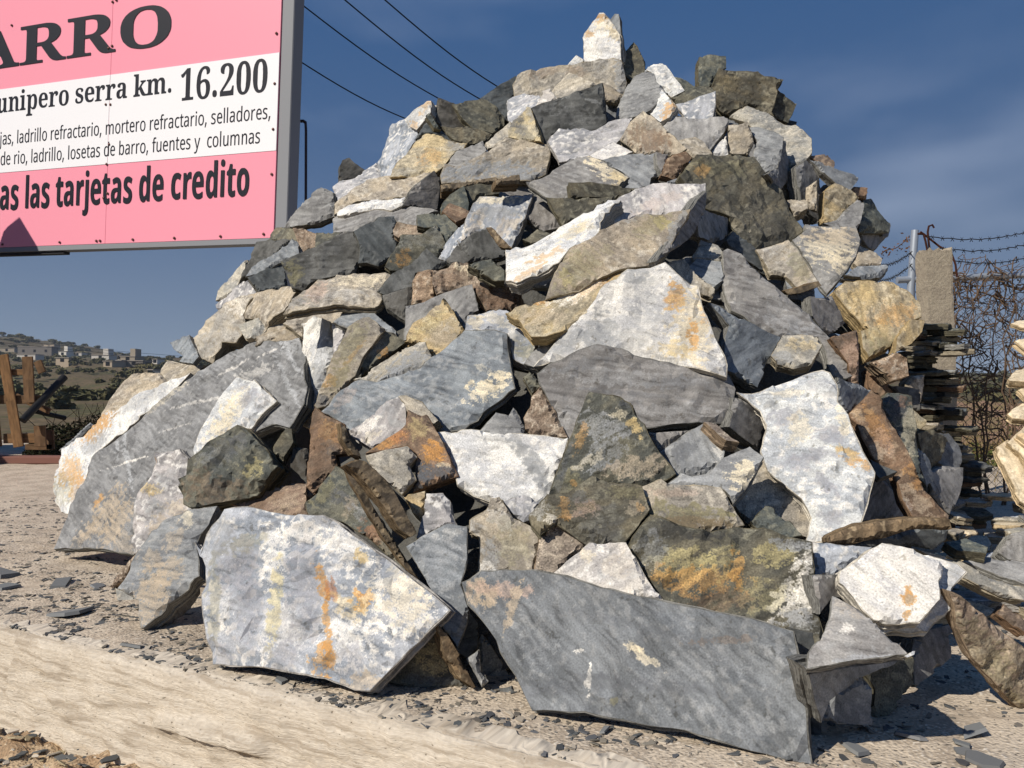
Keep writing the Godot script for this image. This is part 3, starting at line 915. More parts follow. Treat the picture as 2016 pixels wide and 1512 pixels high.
	var fill := [0.48,1.51,-3.73,-16,21,0.14,0.54,0.38,-2.93,-10,25,0.18,0.24,0.22,-2.8,-10,26,0.13,0.6,0.98,-3.44,-7,23,0.16,-0.15,1.07,-3.71,-1,37,0.12,0.8,0.55,-3.1,9,26,0.12,0.43,0.54,-2.91,0,14,0.1,0.33,2.54,-4.98,1,30,0.18,1.44,2.18,-4.79,9,34,0.13,0.29,0.66,-3.26,-9,14,0.15,0.43,0.49,-3.07,1,26,0.14,0.3,1.21,-3.72,-8,37,0.12,0.56,0.83,-3.27,-2,25,0.15,-0.99,1.75,-5.03,-7,23,0.14,0.64,0.36,-2.88,-10,35,0.13,0.56,0.91,-3.4,9,22,0.11,-1.04,0.21,-3.21,0,18,0.1,-0.72,2.1,-5.11,-19,46,0.13,0.55,1.04,-3.45,8,22,0.16,-0.11,0.2,-2.95,0,31,0.1,-0.75,1.99,-4.98,-3,13,0.14,0.98,1.07,-3.57,-2,19,0.15,-0.23,0.36,-3.16,-7,20,0.11,0.61,0.97,-3.45,11,30,0.11,1.29,2.01,-4.69,4,33,0.14,0.72,2.41,-4.85,-11,29,0.13,2.1,2.23,-5.13,6,16,0.14,0.27,0.43,-2.89,5,39,0.13,-1.35,1.28,-4.89,-22,34,0.15,-0.71,0.28,-3.13,-14,26,0.13,0.65,0.29,-2.77,2,33,0.14,0.26,3.13,-5.58,-8,11,0.11,0.91,1.05,-3.56,8,33,0.1,-0.4,1.92,-4.74,-4,12,0.1,0.5,1.02,-3.5,-8,29,0.14,-0.57,0.97,-3.78,-14,33,0.13,0.26,0.88,-3.38,-2,22,0.11,0.24,0.17,-2.83,-23,20,0.16,0.54,1.36,-3.66,-15,33,0.16,0.05,0.54,-3.29,-8,25,0.15,0.36,0.56,-3.04,4,22,0.11,0.62,0.48,-2.85,-8,21,0.14,0.34,0.76,-3.3,-19,13,0.18,0.36,0.66,-3.25,-15,25,0.15,-0.35,1.06,-3.77,-13,32,0.13,0.42,1.22,-3.62,-1,18,0.18,1.94,1.47,-4.51,-9,22,0.16,0.58,1.21,-3.59,-7,23,0.12,0.09,0.26,-2.91,-4,33,0.16,-1.47,1.34,-5.03,6,36,0.16,-1.4,0.51,-3.9,-14,18,0.12,-0.22,1,-3.7,-8,21,0.11,0.2,0.83,-3.5,-10,13,0.15,0.4,0.41,-2.99,-12,22,0.15,0.63,0.75,-3.27,7,34,0.19,0.25,0.15,-2.74,-19,33,0.11,0.74,0.71,-3.21,-10,23,0.15,0.19,0.2,-2.78,-19,27,0.11,0.73,0.32,-2.76,-9,30,0.17,0.57,0.17,-2.67,-8,23,0.17,0.84,2.33,-4.84,2,21,0.1,0.54,0.69,-3.18,-20,17,0.11,1.08,2.7,-5.15,1,39,0.13,-0.17,2.86,-5.53,-1,19,0.16,0.6,1.18,-3.57,-4,25,0.15,1.04,0.58,-3.25,-8,23,0.19,0.26,0.64,-3.21,-5,16,0.15,0.54,0.36,-2.97,3,23,0.1,-0.65,0.21,-3.1,-17,31,0.17,0.52,0.47,-3.03,0,19,0.13,0.67,0.82,-3.32,10,31,0.13,0.05,0.56,-3.25,-11,25,0.12,-0.12,0.37,-3.13,-13,32,0.15,0.34,0.37,-2.86,-11,26,0.11,0.73,0.71,-3.29,5,30,0.1,-0.99,0.2,-3.1,-7,20,0.14,-0.16,0.99,-3.61,-8,22,0.14,0.53,0.79,-3.27,-8,16,0.11,0.03,0.69,-3.27,-14,31,0.1,1.93,1.41,-4.44,-10,32,0.14,0.41,1.31,-3.58,-8,26,0.12,0.62,1.24,-3.67,-8,19,0.13,0.99,0.82,-3.44,4,6,0.17,0.39,1.52,-3.72,4,24,0.12,0.39,0.29,-2.83,-12,24,0.12,-0.79,1.87,-4.94,10,14,0.14,-1.17,0.93,-4.66,-5,19,0.13,0.86,0.3,-2.8,5,35,0.15,0.53,1.21,-3.55,-13,33,0.11,0.32,0.23,-2.83,-18,18,0.16,-0.6,0.14,-2.98,-20,31,0.14,-0.07,2.26,-5,-2,18,0.17,0.58,0.83,-3.31,1,33,0.14,1.06,0.8,-3.29,-13,36,0.16,0.76,1.19,-3.58,-7,22,0.14,0.31,0.38,-2.87,8,31,0.14,0.49,0.82,-3.29,1,18,0.12,-0.22,0.96,-3.71,-8,20,0.14,1.23,0.72,-3.3,4,39,0.11,1.07,0.21,-2.84,6,21,0.2,0.87,1.01,-3.45,-8,24,0.11,-0.9,0.29,-3.16,-20,33,0.11,0.2,0.12,-2.83,-17,22,0.12,-0.34,0.87,-3.56,-13,29,0.12,-1.53,1.33,-5.03,4,30,0.14,1.26,2.19,-4.76,4,36,0.11,-0.14,1.39,-4,-8,35,0.12,1.09,0.69,-3.32,-15,24,0.17,0.35,3.04,-5.41,-14,26,0.13,0.64,0.64,-3.2,-4,35,0.14,-0.95,0.22,-3.14,-18,32,0.18,0.04,1.48,-4.09,3,28,0.15,0.03,0.2,-2.92,-4,33,0.12,0.07,0.41,-3.01,-12,32,0.11,-0.53,2.44,-5.26,11,6,0.1,1.76,2.82,-5.45,-6,30,0.17,0.59,0.55,-3.05,9,36,0.12,0.2,2.59,-5.1,4,0,0.13,-0.22,2.45,-5.16,-8,30,0.11,0.26,0.87,-3.43,8,25,0.13,1.13,1.04,-3.64,2,26,0.19,0.61,0.36,-2.88,6,32,0.17,0.07,0.36,-3.05,-3,26,0.16,0.63,0.47,-2.99,-8,23,0.16,-0.94,0.28,-3.1,-8,14,0.12,0.34,2.62,-5.09,-10,24,0.13,0.45,0.15,-2.68,-17,21,0.11,0.26,0.64,-3.32,-4,25,0.13,0.25,0.84,-3.44,11,14,0.1,0.83,2.87,-5.34,0,32,0.17,-0.68,0.24,-3.09,-7,23,0.11,0.37,0.39,-2.85,-9,32,0.19,0.33,0.58,-3.08,-11,25,0.13,1.29,0.28,-2.73,2,29,0.11,1.26,0.63,-3.22,-13,36,0.12,-1.16,1.49,-4.95,-8,37,0.17,-0.29,1.47,-4.16,0,15,0.1,-1.14,0.95,-4.65,-13,7,0.16,0.62,0.85,-3.32,-2,32,0.18,1.21,0.47,-3.16,-4,38,0.11,1.09,0.48,-3.11,-10,25,0.1,0.41,1.43,-3.78,5,28,0.11,0.89,2.31,-4.76,-3,16,0.13,0.5,2.51,-5.01,-12,21,0.11,0.62,1.3,-3.57,2,21,0.11,0.64,0.75,-3.25,-7,20,0.18,0.53,0.26,-2.76,-7,14,0.18,0.71,1.15,-3.62,0,37,0.17,0.45,1.22,-3.56,0,32,0.15,0.39,1.49,-3.85,-1,33,0.14,-0.15,0.94,-3.68,-5,27,0.13,0.4,0.42,-2.85,-1,39,0.1,1.21,0.73,-3.2,-8,33,0.12,-0.4,0.65,-3.25,-11,22,0.11,-0.45,2.29,-5.2,15,5,0.19,1.97,1.06,-4.48,5,14,0.17,0.59,0.88,-3.37,6,28,0.15,0.24,0.96,-3.53,-11,16,0.12,0.24,2.55,-5.12,0,36,0.1,0.28,0.17,-2.72,-22,17,0.1,0.2,2.43,-5.1,-6,30,0.2,0.16,0.29,-2.92,-3,26,0.11,0.39,0.22,-2.71,-14,27,0.13,0.99,0.22,-2.86,-7,23,0.18,1.66,2.89,-5.5,-1,26,0.17,1.11,0.7,-3.3,-17,25,0.11,0.37,0.73,-3.28,-14,10,0.19,1.07,0.83,-3.52,22,10,0.12,0.63,1.11,-3.55,2,28,0.17,1.1,0.18,-2.84,-11,33,0.14,1.08,0.54,-3.19,0,30,0.11,0.66,0.49,-2.93,0,26,0.12,0.78,0.76,-3.24,8,23,0.13,0.73,2.24,-4.8,2,29,0.17,-0.2,1.43,-4.09,4,24,0.14,1.23,0.63,-3.23,-8,31,0.13,0.28,0.17,-2.64,-22,14,0.13,1.06,0.36,-2.84,11,5,0.1,0.48,0.15,-2.6,-19,23,0.1,1.05,0.22,-2.89,4,34,0.17,1.03,0.7,-3.27,-1,31,0.16,0.62,0.83,-3.33,13,25,0.2,0.91,0.22,-2.88,-4,29,0.1,1.06,0.57,-3.33,2,20,0.15,0.6,2.49,-4.99,-12,45,0.14,0.8,0.25,-2.91,4,31,0.16,0.65,1.29,-3.68,-13,25,0.17,1.14,0.39,-3.01,-4,35,0.12,-0.83,1.76,-4.93,12,29,0.16,0.05,1.19,-3.84,-5,37,0.12,0.93,0.34,-2.93,0,19,0.1,1.03,0.59,-3.25,-11,24,0.11,-0.92,0.35,-3.24,-13,23,0.11,0.76,1.08,-3.58,1,26,0.17,-0.93,0.17,-3.18,-15,32,0.14,-0.64,0.89,-3.66,-6,16,0.1,1.07,0.16,-2.85,-13,37,0.11,-0.88,0.28,-3.1,-22,26,0.12,1.94,1.1,-4.39,4,12,0.18,0.72,1.33,-3.65,-4,19,0.12,-1.34,1.97,-5.32,-9,25,0.18,0.52,0.34,-2.86,-7,32,0.16,1.17,1.22,-3.74,11,17,0.12,-0.52,0.94,-3.7,4,26,0.11,0.69,3.23,-5.51,-11,6,0.16,0.34,0.23,-2.75,-4,28,0.12,0.48,0.16,-2.62,0,30,0.11,-0.01,0.23,-2.96,-9,16,0.19,0.33,2.61,-5.08,-14,29,0.13,0.55,1.23,-3.64,-3,23,0.14,0.96,0.19,-2.63,0,3,0.14,0.18,0.12,-2.69,-11,20,0.13,-0.07,0.13,-2.92,-18,29,0.16,-0.79,0.19,-3.01,-5,31,0.14,0.18,0.31,-2.9,-11,26,0.12,1.02,0.82,-3.27,0,33,0.16,0.74,0.14,-2.66,-21,24,0.13,0.66,1.1,-3.49,5,33,0.19,0.95,0.53,-3.16,4,30,0.16,-1.09,0.21,-3.23,-8,21,0.13,0.55,1.02,-3.45,11,18,0.19,1.09,3.01,-5.49,-16,27,0.13,-0.61,2.45,-5.4,-4,34,0.11,0.23,0.46,-2.96,-9,28,0.11,0.6,0.86,-3.44,-5,23,0.16,-0.83,0.25,-3.06,-10,27,0.18,-0.32,0.8,-3.46,-16,24,0.1,1.17,0.9,-3.25,-11,27,0.11,1.67,2.99,-5.43,-12,6,0.15,0.67,1.27,-3.57,4,36,0.13,0.26,1.96,-4.59,-11,25,0.12,-0.35,0.12,-2.9,-12,29,0.13,-0.19,0.3,-3.15,8,26,0.13,0.28,1.23,-3.61,0,37,0.15,1.06,0.14,-2.81,-4,33,0.18,0.73,0.27,-2.86,-9,18,0.19,0.74,2.2,-4.64,4,39,0.12,-2.52,0.18,-4.93,-22,29,0.12,0.67,0.61,-3.12,8,36,0.18,0.42,1.28,-3.63,-16,24,0.15,1.1,0.88,-3.55,8,11,0.15,0.74,0.13,-2.62,0,25,0.12,-1.41,1.38,-5.01,-5,35,0.12,0.38,0.14,-2.74,-1,24,0.16,1.08,0.27,-2.86,26,16,0.1,1.45,2.99,-5.59,-10,12,0.14,0.18,0.44,-3.12,7,19,0.1,0.41,1.24,-3.58,-2,31,0.1,-0.63,2.11,-5.1,-5,43,0.1,-0.81,0.23,-3.15,-2,30,0.11,1.22,0.61,-3.26,-5,36,0.1,-0.22,0.88,-3.63,3,32,0.1,1.22,0.24,-2.71,4,25,0.12,1.14,0.3,-2.74,-6,30,0.13,-0.81,0.29,-3.18,0,33,0.13,1.56,2.86,-5.44,-9,39,0.13,-0.61,1.04,-3.87,4,24,0.16,0.64,0.66,-3.21,-12,12,0.18,0.96,0.34,-2.8,0,33,0.11,-0.14,2.89,-5.63,10,31,0.14,0.56,1.16,-3.56,-9,29,0.17,0.71,1.17,-3.49,0,33,0.11,-0.03,2.42,-5.11,1,30,0.11,-0.08,2.39,-5.04,-8,18,0.11,0.04,0.48,-3.18,-17,29,0.13,0.56,0.66,-3.22,-12,12,0.19,-0.02,1.86,-4.58,-9,28,0.14,0.9,0.96,-3.45,11,32,0.12,1.06,0.69,-3.27,-6,39,0.15,-0.07,0.35,-3.04,-17,14,0.19,-0.25,0.93,-3.69,-10,29,0.13,0.09,0.85,-3.5,-8,28,0.19,0.11,0.63,-3.29,-7,26,0.17,1.14,0.56,-3.33,-9,17,0.12,-2,0.69,-4.9,-22,29,0.1,-0.94,0.12,-3.08,-6,19,0.1,0.37,0.25,-2.83,-19,21,0.14,0.76,2.95,-5.42,-2,36,0.11,0,0.65,-3.36,-12,22,0.13,0.33,0.15,-2.78,-10,30,0.11,-0.23,0.21,-3.08,-12,24,0.17,-0.09,0.3,-2.95,-15,15,0.14,0.79,3.15,-5.49,-17,17,0.15,1.04,0.66,-3.27,6,21,0.11,-0.39,0.65,-3.45,-6,15,0.1,-0.09,0.34,-2.95,-6,14,0.11,0.23,0.16,-2.68,-10,25,0.12,-0.77,0.34,-3.12,-3,22,0.11,0.31,1.22,-3.72,-9,24,0.18,-0.06,1.74,-4.47,-3,26,0.14,0.68,0.12,-2.5,-3,21,0.12,-1.46,0.78,-4.54,-10,33,0.12,0.34,0.47,-3.07,3,21,0.14,0.09,0.21,-2.9,-22,31,0.12,0.29,1.43,-3.84,4,34,0.12,0.3,1.15,-3.6,3,15,0.14,-1.07,1.11,-4.53,-25,22,0.11,-0.63,0.86,-3.6,1,19,0.1,0.82,0.57,-3.11,-8,31,0.12,0.28,2.59,-5,-4,35,0.11,0.66,0.7,-3.26,10,37,0.11,-0.03,0.72,-3.41,5,20,0.11,0.19,2.47,-5.11,-13,19,0.16,1.01,2.3,-4.71,1,30,0.11,-0.67,0.97,-3.8,1,38,0.16,0.35,1.17,-3.56,9,14,0.15,0.54,1.03,-3.51,-2,21,0.15,1.59,0.44,-3.55,13,11,0.14,-1.35,0.47,-3.96,-2,26,0.19,0.42,2.65,-5.1,-10,20,0.11,0.67,1.05,-3.52,-7,33,0.13,1.89,1.45,-4.47,-4,28,0.17,0.32,1.05,-3.57,-6,16,0.13,0.8,0.87,-3.43,10,33,0.13,-0.38,0.8,-3.48,-8,32,0.12,1.66,2.79,-5.37,-10,32,0.17,0.87,0.88,-3.48,-6,14,0.1,0.67,0.79,-3.36,-8,24,0.19,-2.45,0.34,-4.97,-6,27,0.11,2.09,1.4,-4.48,-6,19,0.14,-0.61,0.15,-2.92,-22,15,0.15,0.44,0.36,-2.77,2,27,0.14,0.52,1.24,-3.64,-10,26,0.2,0.62,0.26,-2.92,5,35,0.18,0.37,0.77,-3.3,-18,22,0.17,-0.21,0.13,-3.07,0,35,0.13,1.08,0.47,-3.08,-10,34,0.13,0.42,1.47,-3.7,-11,19,0.15,0.9,0.22,-2.88,0,37,0.12,0.47,0.32,-2.88,3,28,0.18]
	for k in range(0, fill.size(), 6):
		var c := Vector3(fill[k], fill[k + 1], fill[k + 2])
		var b := Basis(Vector3.UP, deg_to_rad(fill[k + 3])) * Basis(Vector3.RIGHT, -deg_to_rad(fill[k + 4]))
		var n := r.randi_range(4, 6)
		var s: float = fill[k + 5]
		var top := []
		var bot := []
		for i in n:
			var t := TAU * (i + r.randf() * .6) / n
			var v := Vector3(cos(t) * s, sin(t) * s, 0)
			top.append(c + b * v)
			bot.append(c + b * (v - Vector3(0, 0, .04)))
		for i in n:
			quad(st, top[i], top[(i + 1) % n], bot[(i + 1) % n], bot[i])
			if i > 0 and i < n - 1:
				tri(st, top[0], top[i + 1], top[i])
				tri(st, bot[0], bot[i], bot[i + 1])
	var m := ground_mat([Color(.38, .38, .37), Color(.30, .30, .29), Color(.50, .48, .43), Color(.24, .23, .21)], .5, 101, .95, 4.0)  # dark greys put the shade of the gaps into the colour
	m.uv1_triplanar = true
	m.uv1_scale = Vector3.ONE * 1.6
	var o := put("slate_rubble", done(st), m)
	tag(o, "broken slate rubble inside the heap, coloured dark so the gaps read as shade", "rubble", "", "stuff")

func heap_slabs() -> void:
	slab("p",0.06,2.889,0.517,-4.48,-8,30,[-147,190,-68,239,-5,223,106,129,126,-204,17,-235,-87,-135,-112,-14],[],"broad cream flagstone at the foot of the pale stone stack")
	slab("p",0.05,2.962,0.698,-4.524,-10,40,[-165,11,-43,135,136,166,114,-82,-94,-188,-109,-52],[],"cream flagstone slipping off the pale stone stack")
	slab("p",0.05,3.095,0.913,-4.7,-5,55,[-218,-64,-123,21,15,109,222,125,106,-63,-111,-113,-204,-103],[],"thin cream flagstone halfway up the pale stone stack")
	slab("p",0.05,2.985,0.753,-4.502,-5,50,[-144,20,-31,50,141,72,86,-53,-104,-63],[],"small cream narrow slab just above the broad cream flagstone")
	slab("p",0.05,3.153,1.102,-4.785,-5,55,[-215,-47,-131,46,4,89,207,88,135,-64,-100,-84,-215,-73],[],"upper cream flagstone jutting out of the pale stone stack")
	slab("p",0.04,3.136,1.001,-4.742,0,50,[-145,22,-25,45,155,45,111,-39,-132,-48],[],"small cream narrow slab beside the upright slab by the dry stack")
	slab("p",0.03,3.237,1.422,-4.934,-5,60,[-173,-8,-73,49,130,68,135,-42,-107,-60],[],"topmost cream flagstone of the pale stone stack")
	slab("p",0.05,3.232,1.292,-4.872,0,55,[-166,41,-11,89,208,89,77,-87,-141,-98],[],"medium cream narrow slab just above the broad cream flagstone")
	slab("g",0.08,2.419,0.265,-3.801,0,30,[-131,-29,-35,75,33,88,113,75,58,-88,-99,-61],[],"grey block at the foot of the pale stone stack")
	slab("o",0.05,2.004,0.32,-3.545,0,62,[-90,32,19,54,84,-11,51,-56,-60,-26],[],"green streaked flat slab lying behind the white six-sided slab")
	slab("g",0.06,2.145,0.229,-3.497,0,55,[-175,45,-95,70,29,63,134,21,67,-104,-36,-48],[],"greenish flat slab lying near the brownish flagstone")
	slab("c",0.08,1.905,0.243,-3.257,0,25,[-256,123,-140,94,-65,63,29,9,161,-37,147,-88,62,-72,-64,-4,-106,45],[],"tan curved slab end beside the white six-sided slab")
	slab("r",0.06,1.864,0.16,-2.996,0,30,[-49,19,-12,55,41,-12,25,-61],[],"small brown stone behind the brownish flagstone")
	slab("gm",0.05,0.012,2.223,-4.834,5,25,[-127,54,74,79,146,-44,-93,-79],[],"medium mid grey angular slab just below the tan-dusted grey slab")
	slab("gm",0.05,0.157,1.977,-4.371,-5,25,[-100,128,47,98,112,-99,17,-122,-81,-45],[],"medium mid grey angular slab just above the rough cream ochre-streaked ridge")
	slab("gm",0.05,0.644,2.826,-5.21,0,25,[-54,115,61,93,41,-103,-41,-124],[],"small mid grey angular slab beside the large plain dark blue-grey slab")
	slab("gm",0.05,1.36,2.636,-5.14,0,25,[-101,158,113,158,90,-158,-102,-158],[],"medium mid grey angular slab just below the big olive overhanging slab")
	slab("gm",0.05,1.513,2.548,-5.058,0,30,[-49,120,64,120,38,-150,-63,-84],[],"small mid grey angular slab beside the smooth blue-grey leaning slab")
	slab("gm",0.05,1.446,1.524,-4.04,0,30,[-72,95,74,46,69,-81,-61,-65],[],"small mid grey angular slab just above the long curved blue-grey slab")
	slab("gm",0.05,0.934,1.545,-3.811,-5,28,[-114,118,91,129,80,-136,-59,-134],[],"medium mid grey angular slab beside the big white orange-stained slab")
	slab("gm",0.08,2.277,1.994,-5.046,35,5,[-141,66,104,97,196,75,161,-4,-1,-120,-83,-104,-145,-54,-161,24],[],"grey block on the outer shoulder of the heap")
	slab("o",0.06,2.24,2.069,-4.991,30,15,[-42,129,39,148,80,92,116,18,175,-10,130,-78,-175,-110,-112,0],[],"medium olive brown angular slab beside the pale cream rounded slab")
	slab("r",0.06,1.948,2.439,-5.005,10,25,[-100,26,-8,47,45,50,67,-14,49,-65,-22,-40],[],"small reddish brown long slab beside the pale rounded slab under the olive overhang")
	slab("r",0.05,2.16,2.236,-4.97,15,10,[-75,4,-34,36,63,35,43,-42,-26,-38],[],"small reddish brown angular slab just above the pale cream rounded slab")
	slab("c",0.05,2.103,1.793,-4.761,10,35,[-19,100,75,40,96,-11,71,-54,-83,-70,-97,-39],[],"small pale tan angular slab beside the pale cream rounded slab")
	slab("o",0.05,0.815,3.211,-5.398,8,18,[-89,38,-10,138,26,185,45,153,76,60,92,-1,75,-85,-28,-154,-83,-96],[],"dark green pointed slab beside the summit stone")
	slab("w",0.04,0.438,3.257,-5.487,-20,20,[-67,-20,-7,62,51,8,43,-49],[],"small white angular slab just above the long tan slab under the summit")
	slab("g",0.05,0.695,3.36,-5.375,-25,6,[-44,150,-14,184,13,174,24,136,36,35,59,-95,59,-157,-2,-173,-62,18],[],"small blue-grey narrow slab beside the white pointed summit stone")
	slab("w",0.07,0.601,3.336,-5.374,-28,8,[-129,-124,-131,14,-146,82,-106,119,-72,176,-29,221,1,217,38,169,72,125,97,73,121,41,129,-24,140,-72,148,-154,100,-171,-8,-158],[["or",0.8,-8,180,55,-13,2,-37],["or",0.6,-95,84,36,-21,-7,-20],["oc",0.5,88,66,45,-10,3,-55],["cr",0.6,22,118,64,-15,3,-56]],"white and ochre pointed summit stone standing upright on top of the heap")
	slab("o",0.05,1.129,3.024,-5.295,25,25,[-48,72,4,72,108,-6,0,-67,-78,-56],[],"small olive brown angular slab beside the dark square-topped block")
	slab("w",0.06,1.001,3.047,-5.251,-15,25,[-142,101,-85,155,-19,152,42,47,131,-122,56,-165,-3,-103,-71,-16,-90,65],[],"medium white long slab just above the bright white block with rusty edge")
	slab("gd",0.05,-0.068,3.003,-5.478,10,10,[-156,-17,-80,45,-27,86,99,172,134,131,104,25,40,-55,40,-177,-59,-127,-126,-48],[],"medium dark grey angular slab just above the dark folded slab on the skyline")
	slab("c",0.09,0.407,3.044,-5.28,-12,14,[-419,23,-388,88,-259,115,-105,129,47,133,164,156,251,161,309,141,336,39,349,-38,326,-120,270,-162,21,-131,-232,-109,-396,-100],[["gr",0.8,308,13,37,-3,3,-150],["br",0.4,15,69,72,-36,-13,-44],["br",0.35,-198,89,100,11,8,-39],["gr",0.4,182,111,50,-5,1,-48]],"long tan slab lying just under the white summit stone")
	slab("c",0.04,0.369,2.93,-5.076,-25,28,[-143,-27,-34,136,65,67,171,-13,72,-73,-76,-102],[],"medium pale tan long slab just below the long tan slab under the summit")
	slab("c",0.04,0.636,2.92,-5.169,0,20,[-62,84,-5,63,82,-8,38,-68,-35,-58,-57,12],[],"small pale tan angular slab beside the long tan slab under the summit")
	slab("o",0.08,1.325,3.151,-5.362,5,15,[-89,-145,-70,92,-10,114,121,110,114,15,58,-2,13,-112,-25,-152],[],"dark square-topped block rising above the olive slabs")
	slab("o",0.05,1.795,2.88,-5.316,8,-4,[-50,117,99,29,42,-101,-84,-62],[],"small olive brown angular slab just above the pale rounded slab under the olive overhang")
	slab("o",0.06,1.527,2.972,-5.269,-2,5,[-222,7,-165,159,-49,148,91,133,132,98,263,81,220,10,215,-25,175,-145,190,-180,28,-100,-89,-159,-147,-150,-203,-80],[["bk",0.5,30,12,84,-53,-39,-67],["bk",0.5,-121,-90,50,-1,-1,-52],["oc",0.25,-84,57,66,-1,-1,-52],["cr",0.3,176,-76,46,-18,-27,-73]],"big dark olive overhanging slab with a pointed corner against the sky")
	slab("o",0.05,1.163,2.89,-5.119,-5,25,[-143,-19,30,77,118,73,137,12,-19,-68,-107,-80],[],"small olive brown narrow slab just below the dark square-topped block")
	slab("c",0.05,1.689,2.632,-5.077,-5,30,[-296,172,-164,280,-46,185,47,99,116,84,196,-45,181,-177,106,-278,20,-302,24,-150,-32,-36,-151,26,-190,109],[],"pale grey-green slab with a rounded corner under the olive overhang")
	slab("o",0.1,1.712,2.265,-4.894,20,0,[-42,116,48,125,66,-84,-61,-102,-98,-66,-23,17],[],"small olive brown long slab beside the large dark olive mottled slab")
	slab("gm",0.08,1.812,2.219,-4.85,35,5,[-122,121,-34,179,92,169,122,10,90,-185,29,-208,-118,-87],[],"medium mid grey narrow slab beside the large dark olive mottled slab")
	slab("c",0.06,1.754,2.148,-4.708,-30,5,[-36,56,27,93,28,-93,-13,-77,-35,-21],[],"small pale tan long slab just above the pale cream rounded slab")
	slab("c",0.08,1.649,2.077,-4.642,-5,30,[-72,54,63,45,56,-33,-24,-75],[],"small pale tan angular slab beside the large dark olive mottled slab")
	slab("g",0.05,1.993,2.312,-4.894,25,20,[-149,56,-199,103,-19,56,188,18,61,-97,-43,-65,-121,6],[],"small blue-grey narrow slab just above the grey block on the outer shoulder of the heap")
	slab("y",0.05,1.941,2.127,-4.782,18,15,[-135,-143,-91,59,22,140,114,93,178,48,62,-54,-48,-136],[],"medium ochre angular slab just above the pale cream rounded slab")
	slab("g",0.06,1.982,2.02,-4.715,10,20,[-183,-50,-88,-20,6,70,90,136,116,93,81,4,36,-83,-93,-80],[],"small blue-grey angular slab beside the grey block on the outer shoulder of the heap")
	slab("g",0.05,0.809,2.873,-5.09,-22,30,[-138,-187,-138,-61,-117,40,-63,208,7,253,70,215,96,114,180,4,150,-13,92,-150,54,-165,7,-179,-61,-212],[],"pale blue-grey slab leaning below the summit with a rounded upper end")
	slab("wg",0.04,1.166,2.769,-5.001,-20,35,[-150,53,19,116,93,146,99,36,91,-125,-67,-108],[],"medium bluish white angular slab beside the bright white block with rusty edge")
	slab("w",0.06,0.927,2.76,-4.975,-35,25,[-101,-10,-28,150,93,0,68,-93,16,-124],[["or",0.7,55,-20,32,-34,-29,-46]],"small bright white block with a rusty edge among grey slabs")
	slab("g",0.05,1.117,2.577,-4.857,-10,28,[-216,56,-131,130,-32,111,179,101,195,45,135,-65,73,-163,-37,-125,-111,-99,-155,-23],[],"blue-grey slab with white blotches under the small bright white block")
	slab("w",0.05,1.247,2.453,-4.798,-15,25,[-67,-18,32,90,43,-52,-34,-50],[],"small white angular slab just above the large dark olive mottled slab")
	slab("c",0.05,1.366,2.512,-4.807,-12,5,[-68,96,2,95,46,104,74,19,81,-28,44,-100,7,-98,-70,-89],[],"medium pale tan angular slab beside the smooth blue-grey leaning slab")
	slab("g",0.05,1.522,2.448,-4.78,-8,30,[-100,184,-40,186,53,141,100,90,81,-42,51,-154,-22,-206,-59,-138,-88,-43,-57,62],[],"smooth blue-grey slab leaning below the pale rounded slab")
	slab("gm",0.04,1.599,2.316,-4.758,55,5,[72,196,178,220,151,-36,-65,-155,-298,-97,-69,-4],[],"small mid grey narrow slab just below the smooth blue-grey leaning slab")
	slab("gd",0.06,-1.153,2.564,-5.703,20,15,[-77,-97,-68,38,-44,81,1,107,36,70,111,17,39,-71],[],"small dark grey angular slab just above the blue-grey pyramid slab by the billboard")
	slab("wg",0.06,-1.068,2.421,-5.48,-30,40,[-206,-1,-187,66,-47,65,-3,148,82,201,209,24,152,-33,50,-108,-52,-183,-103,-173],[],"medium bluish white narrow slab beside the blue-grey pyramid slab by the billboard")
	slab("wg",0.06,-0.775,2.633,-5.378,-40,22,[-168,-105,-133,-51,-135,104,-156,183,-134,225,-22,248,154,105,195,34,141,-72,82,-168,55,-251,-69,-226],[],"medium bluish white long slab beside the mottled cream and ochre slab")
	slab("w",0.08,-0.618,2.825,-5.305,-30,15,[-132,-3,-29,68,36,107,72,104,99,0,69,-41,6,-114,-53,-80],[["or",0.5,35,55,31,-20,-22,-45],["or",0.5,-24,-66,32,-6,8,-39]],"white block with pink staining jutting up on the shoulder of the heap")
	slab("gd",0.05,-0.407,2.839,-5.346,20,10,[-103,-35,-78,123,-56,122,21,95,89,45,137,-69,30,-91,-58,-97,-99,-61],[],"medium dark grey angular slab beside the dark folded slab on the skyline")
	slab("o",0.05,-0.204,2.841,-5.347,15,25,[-191,81,14,145,58,145,122,85,167,12,157,-62,62,-154,-56,-134,-141,-35],[],"dark folded slab with pale veins on the skyline below the summit")
	slab("o",0.04,-0.291,2.672,-5.222,5,35,[-164,72,-32,81,60,76,166,21,114,-65,-2,-102,-83,-61,-140,1],[],"small olive brown narrow slab just below the dark folded slab on the skyline")
	slab("gd",0.05,-0.521,2.693,-5.21,-5,20,[-108,-61,-62,52,-30,82,32,34,94,-28,130,-78,19,-35,-56,-23],[],"small dark grey long slab just above the mottled cream and ochre slab")
	slab("o",0.05,-0.509,2.745,-5.171,15,20,[-45,42,-20,69,18,9,51,-62,6,-52],[],"small olive brown narrow slab beside the white block with pink staining")
	slab("y",0.06,-0.545,2.508,-5.132,-12,25,[-228,-161,-206,-55,-145,55,-84,167,-55,207,25,189,135,127,254,85,241,19,185,-2,151,-61,87,-148,-45,-164,-163,-166],[["gr",0.6,-91,157,41,29,17,-29],["or",0.35,38,-32,68,-5,8,-62],["gr",0.4,-137,-111,77,-6,6,-41],["gr",0.7,185,70,59,-30,-7,-39]],"mottled cream and ochre slab below the white block with pink staining")
